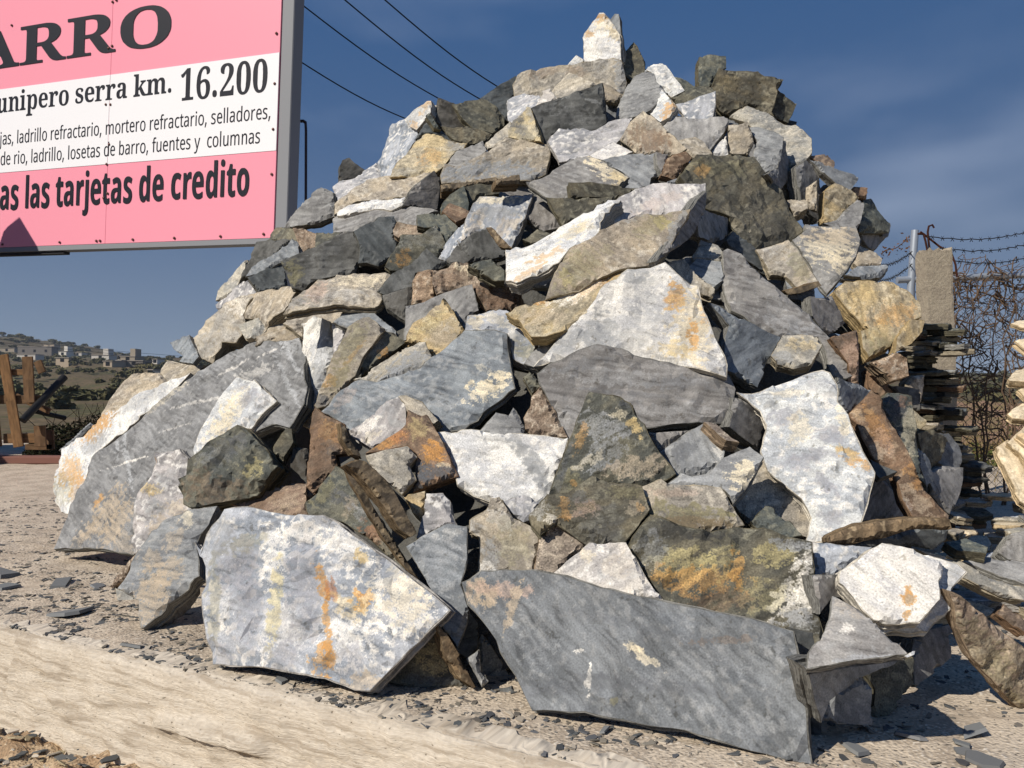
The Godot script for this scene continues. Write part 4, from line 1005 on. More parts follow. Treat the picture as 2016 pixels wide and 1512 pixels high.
	slab("wg",0.05,0.063,2.846,-5.184,-35,35,[-167,90,-117,120,-35,145,101,75,168,-4,145,-71,85,-65,1,-175,-52,-141],[],"medium bluish white angular slab just above the black and yellow triangular slab")
	slab("w",0.04,0.213,2.837,-5.021,-20,25,[-61,-71,-33,61,15,74,76,-13,-17,-62],[],"small white angular slab beside the large plain dark blue-grey slab")
	slab("gd",0.055,0.364,2.707,-4.937,0,8,[-248,37,-76,108,197,213,207,146,221,-59,164,-104,31,-121,-78,-137,-148,-211,-195,-187,-225,-63],[["gl",0.5,136,87,44,-17,-4,-12],["gl",0.25,-123,37,70,0,0,-33],["gl",0.15,33,-5,125,0,-1,-50]],"large plain dark blue-grey slab below the long tan slab")
	slab("c",0.05,-0.083,2.598,-5.037,-30,40,[-98,-43,-32,90,16,174,98,-34,69,-53,1,-115,-42,-124],[],"small pale tan long slab just above the tan-dusted grey slab")
	slab("y",0.05,0.079,2.616,-4.918,-28,10,[-117,-4,-88,59,2,140,30,127,74,15,126,-117,5,-90,-113,-47],[["gd",0.8,-70,56,44,-40,-31,-34],["gd",0.6,-28,-10,44,-7,3,-34],["gr",0.5,34,80,26,-5,4,-51]],"small triangular slab mottled black and yellow on the large dark slab")
	slab("g",0.04,-0.279,2.451,-4.95,-10,30,[-145,-92,-112,-40,-74,44,2,83,85,136,121,41,78,-21,52,-73,-32,-99],[],"small blue-grey long slab beside the tan-dusted grey slab")
	slab("c",0.06,-0.063,2.374,-4.85,-8,22,[-375,-69,-354,15,-259,11,-198,36,-107,88,-56,152,11,207,139,171,296,120,291,21,272,-79,183,-139,-24,-121,-232,-140,-361,-134],[["gr",1,-278,-54,235,-11,6,-70],["gr",1,-84,-35,255,-12,5,-79],["gr",1,135,-82,151,-39,-7,-67]],"broad slab with tan dust on its upper half and bare grey below")
	slab("wg",0.06,0.444,2.5,-4.79,-10,25,[-236,6,-208,74,-172,121,-102,106,-64,113,37,71,127,129,270,168,255,109,212,-6,175,-51,43,-119,-61,-151,-158,-164,-184,-95,-214,-44],[],"rounded white slab with lilac tint below the large dark blue-grey slab")
	slab("w",0.04,0.576,2.39,-4.667,-5,40,[-134,-37,16,105,127,2,55,-52,-40,-79],[],"small white long slab beside the rounded white lilac slab")
	slab("c",0.06,0.804,2.478,-4.658,-10,20,[-178,-3,-120,110,-47,189,-17,175,49,98,113,14,205,-98,155,-133,-17,-114,-89,-97,-133,-41],[["br",0.6,-10,-5,102,-52,-22,-73],["br",0.4,84,-46,44,-48,-23,-32],["cr",0.6,-32,158,22,-2,0,-27]],"brown triangular slab with pale veined edges below the bright white block")
	slab("c",0.04,1.05,2.4,-4.593,0,30,[-101,54,11,80,51,44,92,-63,-21,-78,-64,-7],[],"small pale tan long slab beside the brown triangular slab with pale edges")
	slab("g",0.06,0.698,2.252,-4.524,-5,28,[-190,73,-81,108,120,126,123,34,127,-38,83,-69,74,-125,3,-150,-108,-138,-43,-56],[],"medium blue-grey angular slab just below the brown triangular slab with pale edges")
	slab("g",0.04,0.842,2.292,-4.502,20,20,[-29,55,57,57,16,-45,-21,-87,-39,-34],[],"small blue-grey angular slab just below the brown triangular slab with pale edges")
	slab("r",0.05,0.916,2.265,-4.48,10,22,[-41,53,70,95,102,53,-11,-95,-96,-70],[],"small reddish brown angular slab just below the brown triangular slab with pale edges")
	slab("g",0.05,0.349,2.136,-4.259,-12,38,[-280,-16,-175,40,-22,182,47,186,134,122,274,-11,212,-95,66,-77,-27,-90,-20,-174,-134,-165],[["cr",0.9,165,42,98,-89,-16,-55],["cr",0.8,78,138,41,-4,3,-45],["oc",0.5,215,-16,45,-29,-7,-39]],"pale blue-grey pointed slab with a cream broken border")
	slab("c",0.05,-0.827,2.28,-5.092,-20,40,[-322,-87,-259,37,-154,130,11,139,202,137,330,157,287,38,244,-47,216,-119,73,-113,-168,-101,-183,-157,-272,-209],[],"medium pale tan narrow slab beside the upright slab over a white strip")
	slab("gm",0.06,-0.526,2.206,-4.898,30,8,[-157,-98,-93,6,-57,51,67,157,111,106,98,31,73,-94,-17,-105,-99,-95],[],"grey upright slab standing over a white strip of stone")
	slab("g",0.06,-1.287,2.177,-5.188,-18,20,[-205,-113,-136,6,16,175,127,117,162,-56,57,-104,-125,-128],[],"blue-grey pyramid-shaped slab on the skyline by the billboard post")
	slab("w",0.05,-0.859,2.139,-4.913,-20,45,[-232,-33,-134,52,-16,71,207,62,222,-13,158,-60,24,-27,-70,-56,-161,-92,-209,-85],[],"small white narrow slab beside the rough brown lump")
	slab("g",0.05,-0.812,2.053,-4.85,-18,38,[-312,15,-259,64,-164,95,-26,128,127,102,239,64,388,30,300,-35,309,-125,137,-41,43,-9,-116,-119,-246,-164],[],"medium blue-grey narrow slab beside the rough brown lump")
	slab("e",0.08,-0.269,2.21,-4.691,5,20,[-147,1,-22,19,180,53,181,16,52,-5,-66,-47,-146,-49],[],"small layered narrow slab beside the tan-dusted grey slab")
	slab("e",0.08,-0.016,2.135,-4.302,20,20,[-74,4,64,38,68,-12,-71,-32],[],"small layered narrow slab just below the tan-dusted grey slab")
	slab("o",0.06,-0.188,2.153,-4.651,10,10,[-97,28,-11,50,119,48,118,-5,-5,-26,-59,-110],[],"small olive brown angular slab just above the pale slab with a grey band")
	slab("o",0.05,-0.314,2.09,-4.59,5,18,[-97,-46,-42,38,42,101,70,-17,62,-75,-42,-28,-86,-90],[],"small olive brown angular slab beside the upright slab over a white strip")
	slab("r",0.05,-0.318,2.009,-4.537,5,30,[-78,5,-34,75,77,14,65,-34,0,-73],[],"small reddish brown angular slab beside the upright slab over a white strip")
	slab("t",0.1,-0.606,1.942,-4.698,-5,20,[-95,3,-69,55,-15,39,92,20,130,11,88,-31,-39,-37,-53,-54,-84,-36],[],"small rough brown lump wedged above the olive slab")
	slab("o",0.05,-0.411,1.931,-4.474,5,35,[-121,71,-8,87,42,76,109,-14,91,-85,49,-135,7,-57,-14,-17,-77,-34,-116,-20],[],"small olive brown long slab just above the olive slab with rusty stain")
	slab("o",0.06,-1.478,2.015,-5.205,-20,30,[-124,-47,-88,67,60,65,136,-69,77,-64,23,-49],[],"small olive brown angular slab just above the dark slab below the billboard")
	slab("t",0.06,-1.313,1.965,-5.108,-5,15,[-91,81,-29,88,79,38,79,-50,-35,-105,-58,-4],[],"small rough brown angular slab just above the long dark diagonal slab")
	slab("o",0.05,-1.122,1.917,-4.815,0,30,[-56,44,100,49,42,-16,-48,-84,-55,-26],[],"small olive brown long slab just above the long dark diagonal slab")
	slab("c",0.08,-1.936,1.75,-5.552,-40,20,[-134,-130,-158,-49,-55,29,39,147,78,176,125,79,98,14,83,-71,-51,-117],[],"small pale tan narrow slab just above the crumbly cream block on the outer slope")
	slab("gd",0.06,-1.583,1.881,-5.124,-5,20,[-133,-178,-60,86,6,94,121,111,177,100,79,-9,-49,-107,-86,-161],[],"dark slab at the outer edge of the heap below the billboard")
	slab("g",0.05,-1.487,1.844,-5.072,-15,30,[-175,-146,-150,-56,-26,39,67,150,110,135,155,19,34,-40,-108,-129],[],"light grey long slab lying across the dark slab below the billboard")
	slab("wg",0.08,-1.831,1.648,-5.373,-35,25,[-207,-68,-73,71,3,129,204,8,183,-48,0,-53,-153,-121],[],"small bluish white long slab just above the crumbly cream block on the outer slope")
	slab("gd",0.05,-1.513,1.703,-5.022,10,22,[-136,4,16,95,57,128,86,69,107,-58,-59,-98],[],"medium dark grey angular slab just below the dark slab below the billboard")
	slab("gd",0.055,-0.789,1.888,-4.719,5,22,[-145,57,14,167,96,184,118,36,103,-95,10,-173,-57,-149,-111,-150,-103,-64,-113,-12],[],"medium dark grey angular slab beside the rough brown lump")
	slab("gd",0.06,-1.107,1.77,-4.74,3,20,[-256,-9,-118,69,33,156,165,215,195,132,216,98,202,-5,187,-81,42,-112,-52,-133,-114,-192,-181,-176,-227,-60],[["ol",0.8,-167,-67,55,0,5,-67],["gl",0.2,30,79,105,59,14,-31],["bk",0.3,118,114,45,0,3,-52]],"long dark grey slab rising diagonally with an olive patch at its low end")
	slab("o",0.05,-0.518,1.768,-4.376,8,15,[-172,-102,-138,-27,-97,49,-91,87,33,102,111,166,158,48,122,-43,39,-90,-57,-122,-145,-124],[["or",0.6,-70,-40,41,1,0,-45],["gl",0.3,-29,51,83,2,0,-38],["gl",0.3,96,85,42,1,-1,-61]],"olive slab with a rusty stain beside the rough brown lump")
	slab("wg",0.05,-0.321,1.802,-4.354,-25,30,[-73,-91,-46,8,-1,101,40,182,51,113,40,8,41,-79,-2,-119],[],"small bluish white narrow slab beside the olive slab with rusty stain")
	slab("wg",0.07,-0.082,1.947,-4.356,-12,26,[-204,-152,-182,-38,-153,81,-119,159,5,151,189,149,154,-14,128,-114,99,-207,29,-167,-49,-88,-105,-93,-184,-173],[["gr",0.9,-19,30,121,-7,4,-43],["cr",0.8,-29,126,143,-9,3,-26],["tn",0.6,61,-68,62,43,25,-45],["tn",0.5,-128,-75,42,-20,-14,-71],["tn",0.5,-102,9,29,-2,6,-52]],"pale slab with a grey band and a dark broken side, above a loose rod-like sliver")
	slab("gd",0.05,-0.151,1.766,-4.254,5,20,[-126,25,-44,96,17,109,77,40,153,-5,108,-59,20,-83,-80,-85,-113,-25],[],"medium dark grey angular slab just below the pale slab with a grey band")
	slab("e",0.03,-0.069,1.755,-3.958,-20,30,[-81,73,-49,74,87,-67,15,-51],[],"small layered narrow slab just below the pale slab with a grey band")
	slab("gd",0.05,-0.281,1.709,-4.238,-5,30,[-67,-23,-14,79,18,57,67,-17,30,-59,-45,-41],[],"small dark grey angular slab just above the rough crusty tan boulder")
	slab("c",0.08,-1.467,1.529,-4.855,-35,28,[-217,-77,-251,75,-201,95,75,118,209,124,206,29,182,-67,113,-107,61,-174,-40,-106],[],"greyish cream angular slab on the outer slope, beside the pinkish slab")
	slab("c",0.1,-1.839,1.398,-5.071,-40,25,[-346,-54,-252,17,-161,105,-164,150,9,223,145,237,237,236,214,79,256,-30,242,-106,122,-115,54,-246,-154,-191,-307,-119],[["gr",0.35,24,19,183,-11,82,-112],["gr",0.4,-116,-119,157,-6,43,-56],["w",0.5,100,160,121,-10,54,-77]],"crumbly cream block on the outer slope facing the hills")
	slab("c",0.08,-1.553,1.377,-4.809,-30,35,[-146,30,4,86,112,7,98,-64,-10,-79,-84,-22],[],"small pale tan angular slab beside the crumbly cream block on the outer slope")
	slab("c",0.06,-1.377,1.336,-4.752,0,28,[-129,-15,-43,118,72,47,139,-7,140,-77,11,-59,-136,-68],[],"medium pale tan long slab beside the tall white block streaked grey")
	slab("c",0.05,-1.064,1.438,-4.661,0,40,[-255,-58,-201,25,34,89,209,121,218,47,133,-99,18,-58,-59,-27,-140,-68,-125,-159,-192,-109],[],"medium pale tan narrow slab just below the pinkish tan broad slab")
	slab("gd",0.05,-0.531,1.627,-4.247,0,20,[-178,-108,-106,-11,-3,65,75,149,145,80,213,72,114,11,21,-4,17,-79,-140,-134],[],"medium dark grey narrow slab just below the olive slab with rusty stain")
	slab("c",0.05,-0.911,1.53,-4.282,-15,44,[-294,-154,-268,-56,-219,71,-186,125,27,148,233,158,269,88,218,16,263,-80,225,-119,73,-112,-90,-126,-227,-156],[["cr",0.7,93,87,150,-8,15,-44],["pk",0.6,-148,24,46,52,52,-67],["gl",0.35,25,-38,148,-7,15,-42],["gr",0.5,-217,-69,36,41,23,-28]],"pinkish tan broad slab lying flat with a layered dark lower edge")
	slab("gd",0.05,-0.576,1.463,-4.119,0,25,[-95,40,59,101,68,-17,32,-114,-12,-77,-66,-40],[],"medium dark grey angular slab beside the grey slab with a cream corner")
	slab("t",0.1,-0.454,1.527,-4.067,-10,15,[-55,-88,-61,43,-37,94,46,99,63,-87],[],"medium rough brown angular slab just above the grey slab with a cream corner")
	slab("t",0.14,-0.174,1.516,-3.943,-8,22,[-231,99,-134,142,-56,133,25,61,103,28,186,12,223,-39,220,-115,157,-142,57,-133,-6,-35,-21,-6,-127,-25,-203,-38,-232,34],[["br",0.85,96,-65,118,-25,-6,-61],["br",0.5,-152,40,71,-2,4,-50],["cr",0.8,-54,95,56,-24,-7,-27]],"rough crusty tan boulder with brown pitted patches")
	slab("o",0.06,-0.107,1.585,-3.838,5,28,[-103,32,11,73,72,-10,70,-70,25,-70,-41,-27],[],"small olive brown long slab just above the rough crusty tan boulder")
	slab("g",0.05,-0.331,1.404,-3.88,0,18,[-184,-171,-185,14,-100,34,3,81,64,101,138,125,172,-16,122,-46,111,-119,56,-66,5,14,-85,-53,-144,-93,-172,-171],[],"grey slab with a cream corner behind the golden slab")
	slab("g",0.04,-0.784,1.388,-4.193,-20,42,[-158,-38,-133,49,-77,141,0,82,111,-11,233,-101,243,-127,151,-98,24,-17,-52,-71],[],"medium blue-grey long slab just below the pinkish tan broad slab")
	slab("g",0.05,0.953,2.166,-4.425,5,35,[-121,-26,66,61,74,-15,-24,-39],[],"small blue-grey narrow slab just above the pale lilac-grey slab")
	slab("o",0.05,0.439,2.022,-4.089,12,15,[-152,36,-44,45,104,32,211,26,119,-37,-11,-41,-148,-45],[],"medium olive brown narrow slab beside the pale blue-grey pointed slab")
	slab("o",0.05,0.325,1.915,-3.992,0,18,[-152,54,3,51,213,70,135,7,19,-58,-70,-111,-106,-43],[],"medium olive brown long slab just below the pale blue-grey pointed slab")
	slab("o",0.05,0.131,1.761,-3.937,-10,30,[-81,-23,-12,56,70,20,69,-22,-35,-45],[],"small olive brown long slab beside the rough cream ochre-streaked ridge")
	slab("o",0.07,1.29,2.08,-4.474,22,25,[-393,97,-300,204,-228,278,-18,311,184,328,206,234,243,184,293,70,327,-84,360,-196,241,-264,54,-320,-30,-346,-127,-289,-151,-158,-278,-87,-327,19],[["bk",0.35,6,-40,150,-88,-111,-130],["bk",0.5,-249,-101,86,9,-21,-69],["cr",0.25,90,-100,77,37,20,-153],["ol",0.4,-89,196,183,24,-23,-74],["bk",0.5,160,-197,110,10,-38,-105],["or",0.5,-219,161,53,7,-11,-37],["cr",0.35,-145,-191,104,10,-17,-51]],"large dark olive slab with rough mottled face near the dark hollow")
	slab("gm",0.06,1.024,1.836,-4.09,62,0,[-319,-27,-191,50,286,104,452,72,227,-29,34,-78,-285,-99],[],"medium mid grey angular slab just below the large dark olive mottled slab")
	slab("wg",0.06,0.71,1.923,-3.93,-10,32,[-303,-99,-183,45,-109,97,-22,136,139,126,237,127,236,68,222,-34,187,-128,152,-89,69,-85,-76,-102,-198,-138],[["pk",0.3,15,-6,115,52,10,-41],["w",0.5,168,54,36,-2,-2,-77],["gr",0.3,-169,-30,37,42,16,-27]],"pale lilac-grey slab at the head of the rough cream ridge")
	slab("gm",0.06,0.818,1.765,-3.737,50,5,[-292,-196,44,89,222,215,181,94,68,-26,-165,-142],[],"medium mid grey narrow slab beside the pale lilac-grey slab")
	slab("g",0.05,0.143,1.532,-3.751,0,15,[-120,-28,74,81,76,7,22,-53,-73,-44],[],"small blue-grey long slab just below the rough cream ochre-streaked ridge")
	slab("w",0.08,0.198,1.696,-3.795,-25,40,[-181,-239,-250,-13,-176,11,-89,56,15,137,77,205,153,271,209,311,267,306,192,150,204,38,91,-38,57,-131,-38,-200,-124,-257],[["or",0.5,-17,-89,79,52,15,-26],["or",0.5,-84,-196,65,51,11,-16],["cr",0.5,124,113,37,32,21,-35],["gr",0.3,-157,-56,54,-6,11,-37],["oc",0.35,70,74,55,49,16,-26]],"rough cream ridge-like slab streaked with ochre beside the pale olive slab")
	slab("c",0.06,0.473,1.637,-3.616,-6,28,[-318,-268,-298,-173,-239,-20,-211,27,-97,104,-4,168,113,202,252,221,341,225,268,76,192,-68,155,-98,10,-109,-91,-163,-169,-216,-258,-242],[["ol",0.6,-170,-113,82,84,47,-70],["yl",0.8,209,151,40,-1,-2,-44],["tn",0.35,23,61,131,92,19,-44],["yl",0.5,-231,-146,34,-1,1,-41],["ol",0.5,168,145,76,54,21,-51],["ol",0.4,-45,5,34,-1,0,-43],["gr",0.8,269,113,24,-19,-53,-105],["gr",0.6,55,193,52,-2,-1,-30]],"large pale olive slab with a yellow bloom, leaning in the heart of the heap")
	slab("c",0.05,0.937,1.667,-3.844,-5,35,[-77,-22,-26,85,54,45,71,5,55,-66,-73,-47],[],"small pale tan angular slab just below the large dark olive mottled slab")
	slab("g",0.05,0.92,1.563,-3.771,-10,35,[-97,23,-48,87,62,60,71,-55,15,-109,-35,-44],[],"medium blue-grey angular slab just above the big white orange-stained slab")
	slab("c",0.05,0.814,1.527,-3.693,5,30,[-119,73,-6,103,14,42,61,-2,109,-74,92,-117,46,-89,-33,-32,-90,25],[],"medium pale tan narrow slab just above the big white orange-stained slab")
	slab("gd",0.05,1.211,1.714,-4.117,20,20,[-119,59,-57,125,8,76,130,-72,85,-126,-50,-32,-101,9],[],"medium dark grey narrow slab beside the pale square slab with rusty edge")
	slab("g",0.05,1.74,1.772,-4.413,-5,25,[-186,86,-112,140,-107,181,24,178,166,162,182,74,140,-43,54,-160,-40,-271,-73,-219,-112,-96,-165,30],[["cr",0.8,6,35,135,-3,-15,-117],["cr",0.75,53,-66,59,52,31,-57],["tn",0.6,28,103,136,-3,-7,-51]],"pale cream rounded slab with a pointed foot beside the golden slab")
	slab("c",0.05,1.392,1.649,-4.065,0,26,[-145,90,29,146,65,86,139,-111,25,-149,-23,-70,-93,-70],[["gl",0.35,-17,54,90,-43,-20,-44],["ol",0.5,61,-23,37,23,25,-80]],"pale square slab with a rusty long edge above the curved blue slab")
	slab("e",0.06,1.434,1.505,-3.954,0,-5,[-96,-12,-34,6,74,36,91,13,-18,-25,-74,-31],[],"small layered narrow slab beside the long curved blue-grey slab")
	slab("gm",0.06,1.562,1.383,-3.978,28,8,[-110,81,15,84,63,100,139,-39,10,-105,-57,-79,-117,-18],[],"medium mid grey angular slab beside the long curved blue-grey slab")
	slab("g",0.06,1.94,1.658,-4.372,10,38,[-165,-43,-43,46,142,65,132,20,57,-42,-55,-59],[],"small blue-grey narrow slab just above the golden ochre block")
	slab("y",0.1,1.924,1.423,-4.207,3,24,[-219,123,-143,185,59,187,123,188,175,131,228,49,218,-42,147,-67,65,-152,16,-210,-111,-270,-136,-220,-133,-123,-86,-108,-156,-14],[["or",0.45,67,-23,121,35,1,-58],["oc",0.5,-70,98,91,1,-11,-51],["cr",0.5,24,27,16,-31,-75,-59],["ol",0.5,-17,-201,82,30,4,-36],["ol",0.3,-53,-162,53,0,-10,-49]],"golden ochre block beside the concrete post")
	slab("y",0.06,2.038,1.292,-4.125,10,10,[-75,-19,19,80,95,72,78,14,7,-49,-95,-99],[],"small ochre long slab just below the golden ochre block")
	slab("g",0.05,1.203,1.378,-3.676,10,32,[-176,341,-141,365,-80,325,-16,225,55,135,133,32,211,-119,272,-238,258,-333,263,-367,228,-383,176,-357,165,-205,160,-163,62,-161,-42,-159,-98,-117,-217,-13,-213,165],[["gl",0.3,34,-87,110,-35,-22,-41],["gl",0.4,117,-121,75,1,-7,-21],["gl",0.15,-1,6,63,1,-17,-58]],"long curved smooth blue-grey slab running down towards the pinkish column")
	slab("gm",0.06,1.006,1.187,-3.443,25,22,[-126,217,-74,207,-30,173,115,98,210,55,126,-36,-4,-187,-76,-139,-159,-105,-120,18,-50,111],[],"curved grey slab standing beside the white orange-stained slab")
	slab("c",0.07,1.212,1.175,-3.422,-12,28,[-108,-27,-56,75,89,73,105,27,53,-69,-14,-84,-84,-61],[["oc",0.5,14,22,61,-1,-2,-31],["gr",0.8,-67,-40,46,0,-2,-31],["bk",0.3,38,-3,25,0,-2,-25]],"small cream and ochre slab resting on the curved blue-grey slab")
	slab("r",0.06,1.492,1.169,-3.544,0,10,[-84,68,42,110,47,45,32,-143,-15,-126,-15,-47,-57,22],[["pk",0.6,-1,-13,45,0,-9,-114],["bk",0.4,-22,74,54,20,6,-22]],"pinkish upright slab between the golden block and the white veined slab")
	slab("t",0.1,1.908,1.124,-4.018,0,12,[-107,22,19,72,73,42,71,-49,-21,-75,-49,-36],[],"ochre block under the golden block")
	slab("r",0.06,1.9,1.035,-4.156,5,15,[-57,80,-22,83,103,-43,40,-53,-10,-70,-64,-16],[],"small reddish brown long slab just below the pinkish upright slab")
	slab("c",0.06,2.148,1.005,-4.26,15,5,[-61,35,-17,77,58,85,50,-5,8,-106,-31,-92],[],"small pale tan long slab just above the rust and green striped slab")
	slab("gd",0.05,2.04,0.976,-4.123,10,18,[-94,59,4,46,71,39,37,-77,-1,-70,-56,5],[],"small dark grey angular slab just above the rust and green striped slab")
	slab("y",0.05,2.045,0.847,-4.05,5,15,[-23,66,15,26,43,6,34,-17,-25,-59],[],"small ochre angular slab beside the rust and green striped slab")
	slab("gm",0.06,2.222,0.693,-4.134,30,12,[-133,90,73,91,136,16,137,-77,77,-121,-20,-83,-156,-12],[],"upright grey slab at the foot of the dry slate stack")
	slab("o",0.06,2.103,0.718,-4.026,35,8,[-130,76,43,90,182,47,86,-65,-64,-121,-123,-30],[],"medium olive brown angular slab beside the upright slab by the dry stack")
	slab("gm",0.06,2.141,0.539,-3.966,28,14,[-139,68,29,98,164,79,99,-39,-11,-144,-112,-45],[],"medium mid grey angular slab just below the upright slab by the dry stack")
	slab("gm",0.06,1.982,0.632,-3.855,40,10,[-27,115,52,37,66,-62,-31,-91,-59,7],[],"small mid grey narrow slab beside the long pinkish orange slab")
	slab("wg",0.06,-0.931,1.287,-4.281,-25,12,[-59,87,67,54,30,-53,-16,-128],[],"small bluish white angular slab just above the long tan plank-shaped slab")
	slab("w",0.08,-1.081,1.197,-4.412,-30,14,[-112,15,-146,187,-73,236,68,193,126,-12,93,-119,51,-231,75,-298,2,-299,-71,-74],[["gr",0.8,44,134,47,-8,0,-79],["gr",0.7,38,-118,63,-22,-36,-97],["w",0.8,-77,51,38,-1,28,-117],["gr",0.6,85,39,28,-1,13,-58]],"tall white block streaked grey standing over the huge scratched slab")
	slab("o",0.06,-0.615,1.198,-3.773,8,22,[-86,-51,0,106,24,101,124,39,36,-28,-22,-80,-90,-132],[["or",0.9,13,-15,25,17,9,-17],["gl",0.3,-23,11,47,0,0,-39]],"green-grey slab with a rust spot beside the long tan plank")
	slab("c",0.06,-0.756,1.153,-3.713,2,22,[-140,-229,-114,-127,-77,0,-12,160,68,220,162,158,117,78,69,0,39,-89,-88,-232,-127,-242],[["ol",0.55,6,71,58,103,45,-33],["or",0.6,-80,-115,23,34,28,-24],["gd",0.7,-113,-208,34,0,2,-31],["or",0.3,21,13,56,80,8,-7],["ol",0.6,-41,-102,41,58,28,-24]],"long tan plank-shaped slab leaning across the heap")
	slab("y",0.06,-0.351,1.285,-3.745,-15,24,[-154,-59,-126,41,-68,81,10,173,61,104,139,-3,95,-90,-1,-147,-63,-74,-105,-63],[["yl",0.35,-42,33,63,64,24,-26],["tn",0.5,44,-36,62,-1,8,-53],["gr",0.3,73,23,37,-1,6,-40]],"golden pointed slab with a sharp dark side")
	slab("c",0.06,-0.511,1.127,-3.631,-20,42,[-197,-98,45,149,89,134,156,35,104,-43,-32,-88,-82,-126],[["gr",0.95,48,-11,88,62,31,-43],["gr",0.9,-22,-80,64,45,21,-28]],"slab with a cream top band lying behind the big grey hexagonal slab")
	slab("wg",0.06,-0.03,1.27,-3.599,-5,32,[-186,-3,-178,83,-82,129,0,117,66,73,108,9,149,-47,124,-129,92,-179,41,-155,7,-25,-45,-7],[["cr",0.8,-141,47,40,0,3,-43],["ol",0.5,84,-95,50,0,2,-54],["cr",0.5,-50,74,83,-37,-6,-27],["gr",0.5,70,-40,40,-28,-15,-36]],"swirled cream and grey slab next to the big hexagonal slab")
	slab("g",0.05,0.132,1.163,-3.475,5,30,[-81,-50,-45,8,20,68,91,122,11,-62,-12,-88],[],"small blue-grey long slab beside the swirled cream and grey slab")
	slab("y",0.06,0.232,1.373,-3.503,-8,38,[-261,-29,-153,18,-87,40,11,117,55,128,189,223,265,241,240,171,147,31,74,-88,0,-146,-74,-181,-138,-180,-201,-83],[["or",0.7,134,142,108,81,14,-35],["or",0.8,-114,25,38,9,4,-19],["w",0.8,-4,66,74,48,11,-28],["tn",0.6,-108,-70,107,24,10,-51],["w",0.6,79,80,95,77,9,-21]],"ochre and white ridge slab beneath the large pale olive slab")
	slab("w",0.09,0.559,1.291,-3.377,-12,26,[-461,-205,-363,-59,-261,65,-179,192,-83,281,81,301,156,212,219,184,243,52,329,-200,327,-257,64,-190,-188,-111,-291,-171],[["or",0.8,124,131,42,-1,0,-63],["oc",0.45,187,-20,82,-2,-1,-190],["oc",0.5,125,-139,81,-1,0,-35],["gr",0.8,-191,-37,63,63,43,-57],["gr",0.7,-318,-85,63,63,37,-47],["gr",0.7,-49,240,65,-2,1,-52],["gr",0.4,-2,84,64,-2,3,-149],["or",0.7,197,-69,20,0,-1,-71],["or",0.4,249,28,25,-1,-1,-39],["gr",0.35,-83,-88,125,-2,1,-48]],"big white slab with orange stains and a thick layered side")
	slab("o",0.05,0.082,1.041,-3.286,0,20,[-38,22,-10,48,26,11,36,-22,0,-49],[],"small olive brown angular slab just above the pinkish rough crust")
	slab("gm",0.06,0.481,0.997,-3.217,0,22,[-380,80,-328,125,-281,142,-207,188,-133,216,-30,205,20,170,122,142,223,119,371,107,395,91,424,19,362,-133,252,-130,152,-141,51,-154,-48,-148,-149,-179,-250,-231,-264,-198,-297,-121,-336,-41,-372,36],[["gl",0.35,-37,64,253,-24,-4,-33],["gd",0.4,216,36,153,0,-2,-27],["gd",0.35,-189,119,102,20,3,-22],["gl",0.4,-247,-105,89,54,19,-37],["w",0.8,349,97,10,0,-2,-17],["gl",0.3,157,-73,151,0,-2,-27],["gd",0.35,10,-8,200,-23,-2,-11]],"big wide streaky grey slab in the middle of the heap")
	slab("t",0.08,0.122,0.898,-3.181,-5,18,[-78,-3,-54,44,-50,86,-12,137,27,76,65,-13,100,-83,-36,-81,-67,-50],[],"pinkish rough crust beside the wide streaky grey slab")
	slab("g",0.05,-0.031,0.868,-3.186,-5,25,[-109,-37,-38,59,14,45,33,81,86,-9,73,-52],[],"medium blue-grey angular slab just above the cream white veined slab")
	slab("g",0.055,-0.339,1.02,-3.472,-14,28,[-513,-117,-456,-48,-385,43,-280,35,-84,104,-33,155,42,239,100,286,159,281,234,286,295,275,315,164,364,-8,267,-96,161,-204,55,-203,1,-180,-132,-145,-192,-164,-338,-220,-431,-154],[["cr",1,254,2,90,49,24,-44],["cr",0.9,293,51,50,0,4,-31],["cr",0.4,214,89,34,-13,-2,-12],["gl",0.3,-141,-35,174,0,5,-25],["gl",0.25,59,167,139,26,8,-26],["pk",0.35,-400,-54,28,-20,-33,-58],["gl",0.25,41,-83,162,32,8,-24]],"big smooth grey hexagonal slab with a cream smear near its corner")
	slab("w",0.07,-0.026,0.713,-3.089,-12,26,[-303,139,-127,156,89,133,239,120,227,61,186,-112,142,-163,30,-196,-54,-139,-116,-121,-181,-82,-226,32],[["gr",0.8,87,38,24,20,87,-115],["gr",0.4,2,100,120,-20,-1,-17],["gr",0.6,133,-44,16,11,55,-85],["gr",0.5,63,-136,67,2,3,-35]],"cream white veined slab lying behind the rusty orange block")
	slab("wg",0.05,0.041,0.574,-2.96,-5,28,[-75,20,-1,52,61,22,48,-37,2,-57,-41,-23],[],"small bluish white angular slab just below the cream white veined slab")
	slab("wg",0.07,-0.55,0.863,-3.397,-12,24,[-147,-27,-116,-3,-55,44,4,102,57,129,92,103,112,-13,68,-56,22,-85,-24,-114,-73,-86,-137,-50],[["gr",0.5,25,44,34,0,6,-40],["w",0.8,-69,-15,49,32,15,-20],["gr",0.6,60,-2,34,0,3,-23],["cr",0.5,-38,-60,35,23,11,-15]],"bluish white lumpy slab joined to the rusty orange block")
	slab("c",0.09,-0.388,0.924,-3.335,-10,20,[-94,58,-58,61,13,33,92,-49,74,-63,13,-42,-51,-9,-63,25],[],"small pale tan narrow slab just below the big smooth hexagonal slab")
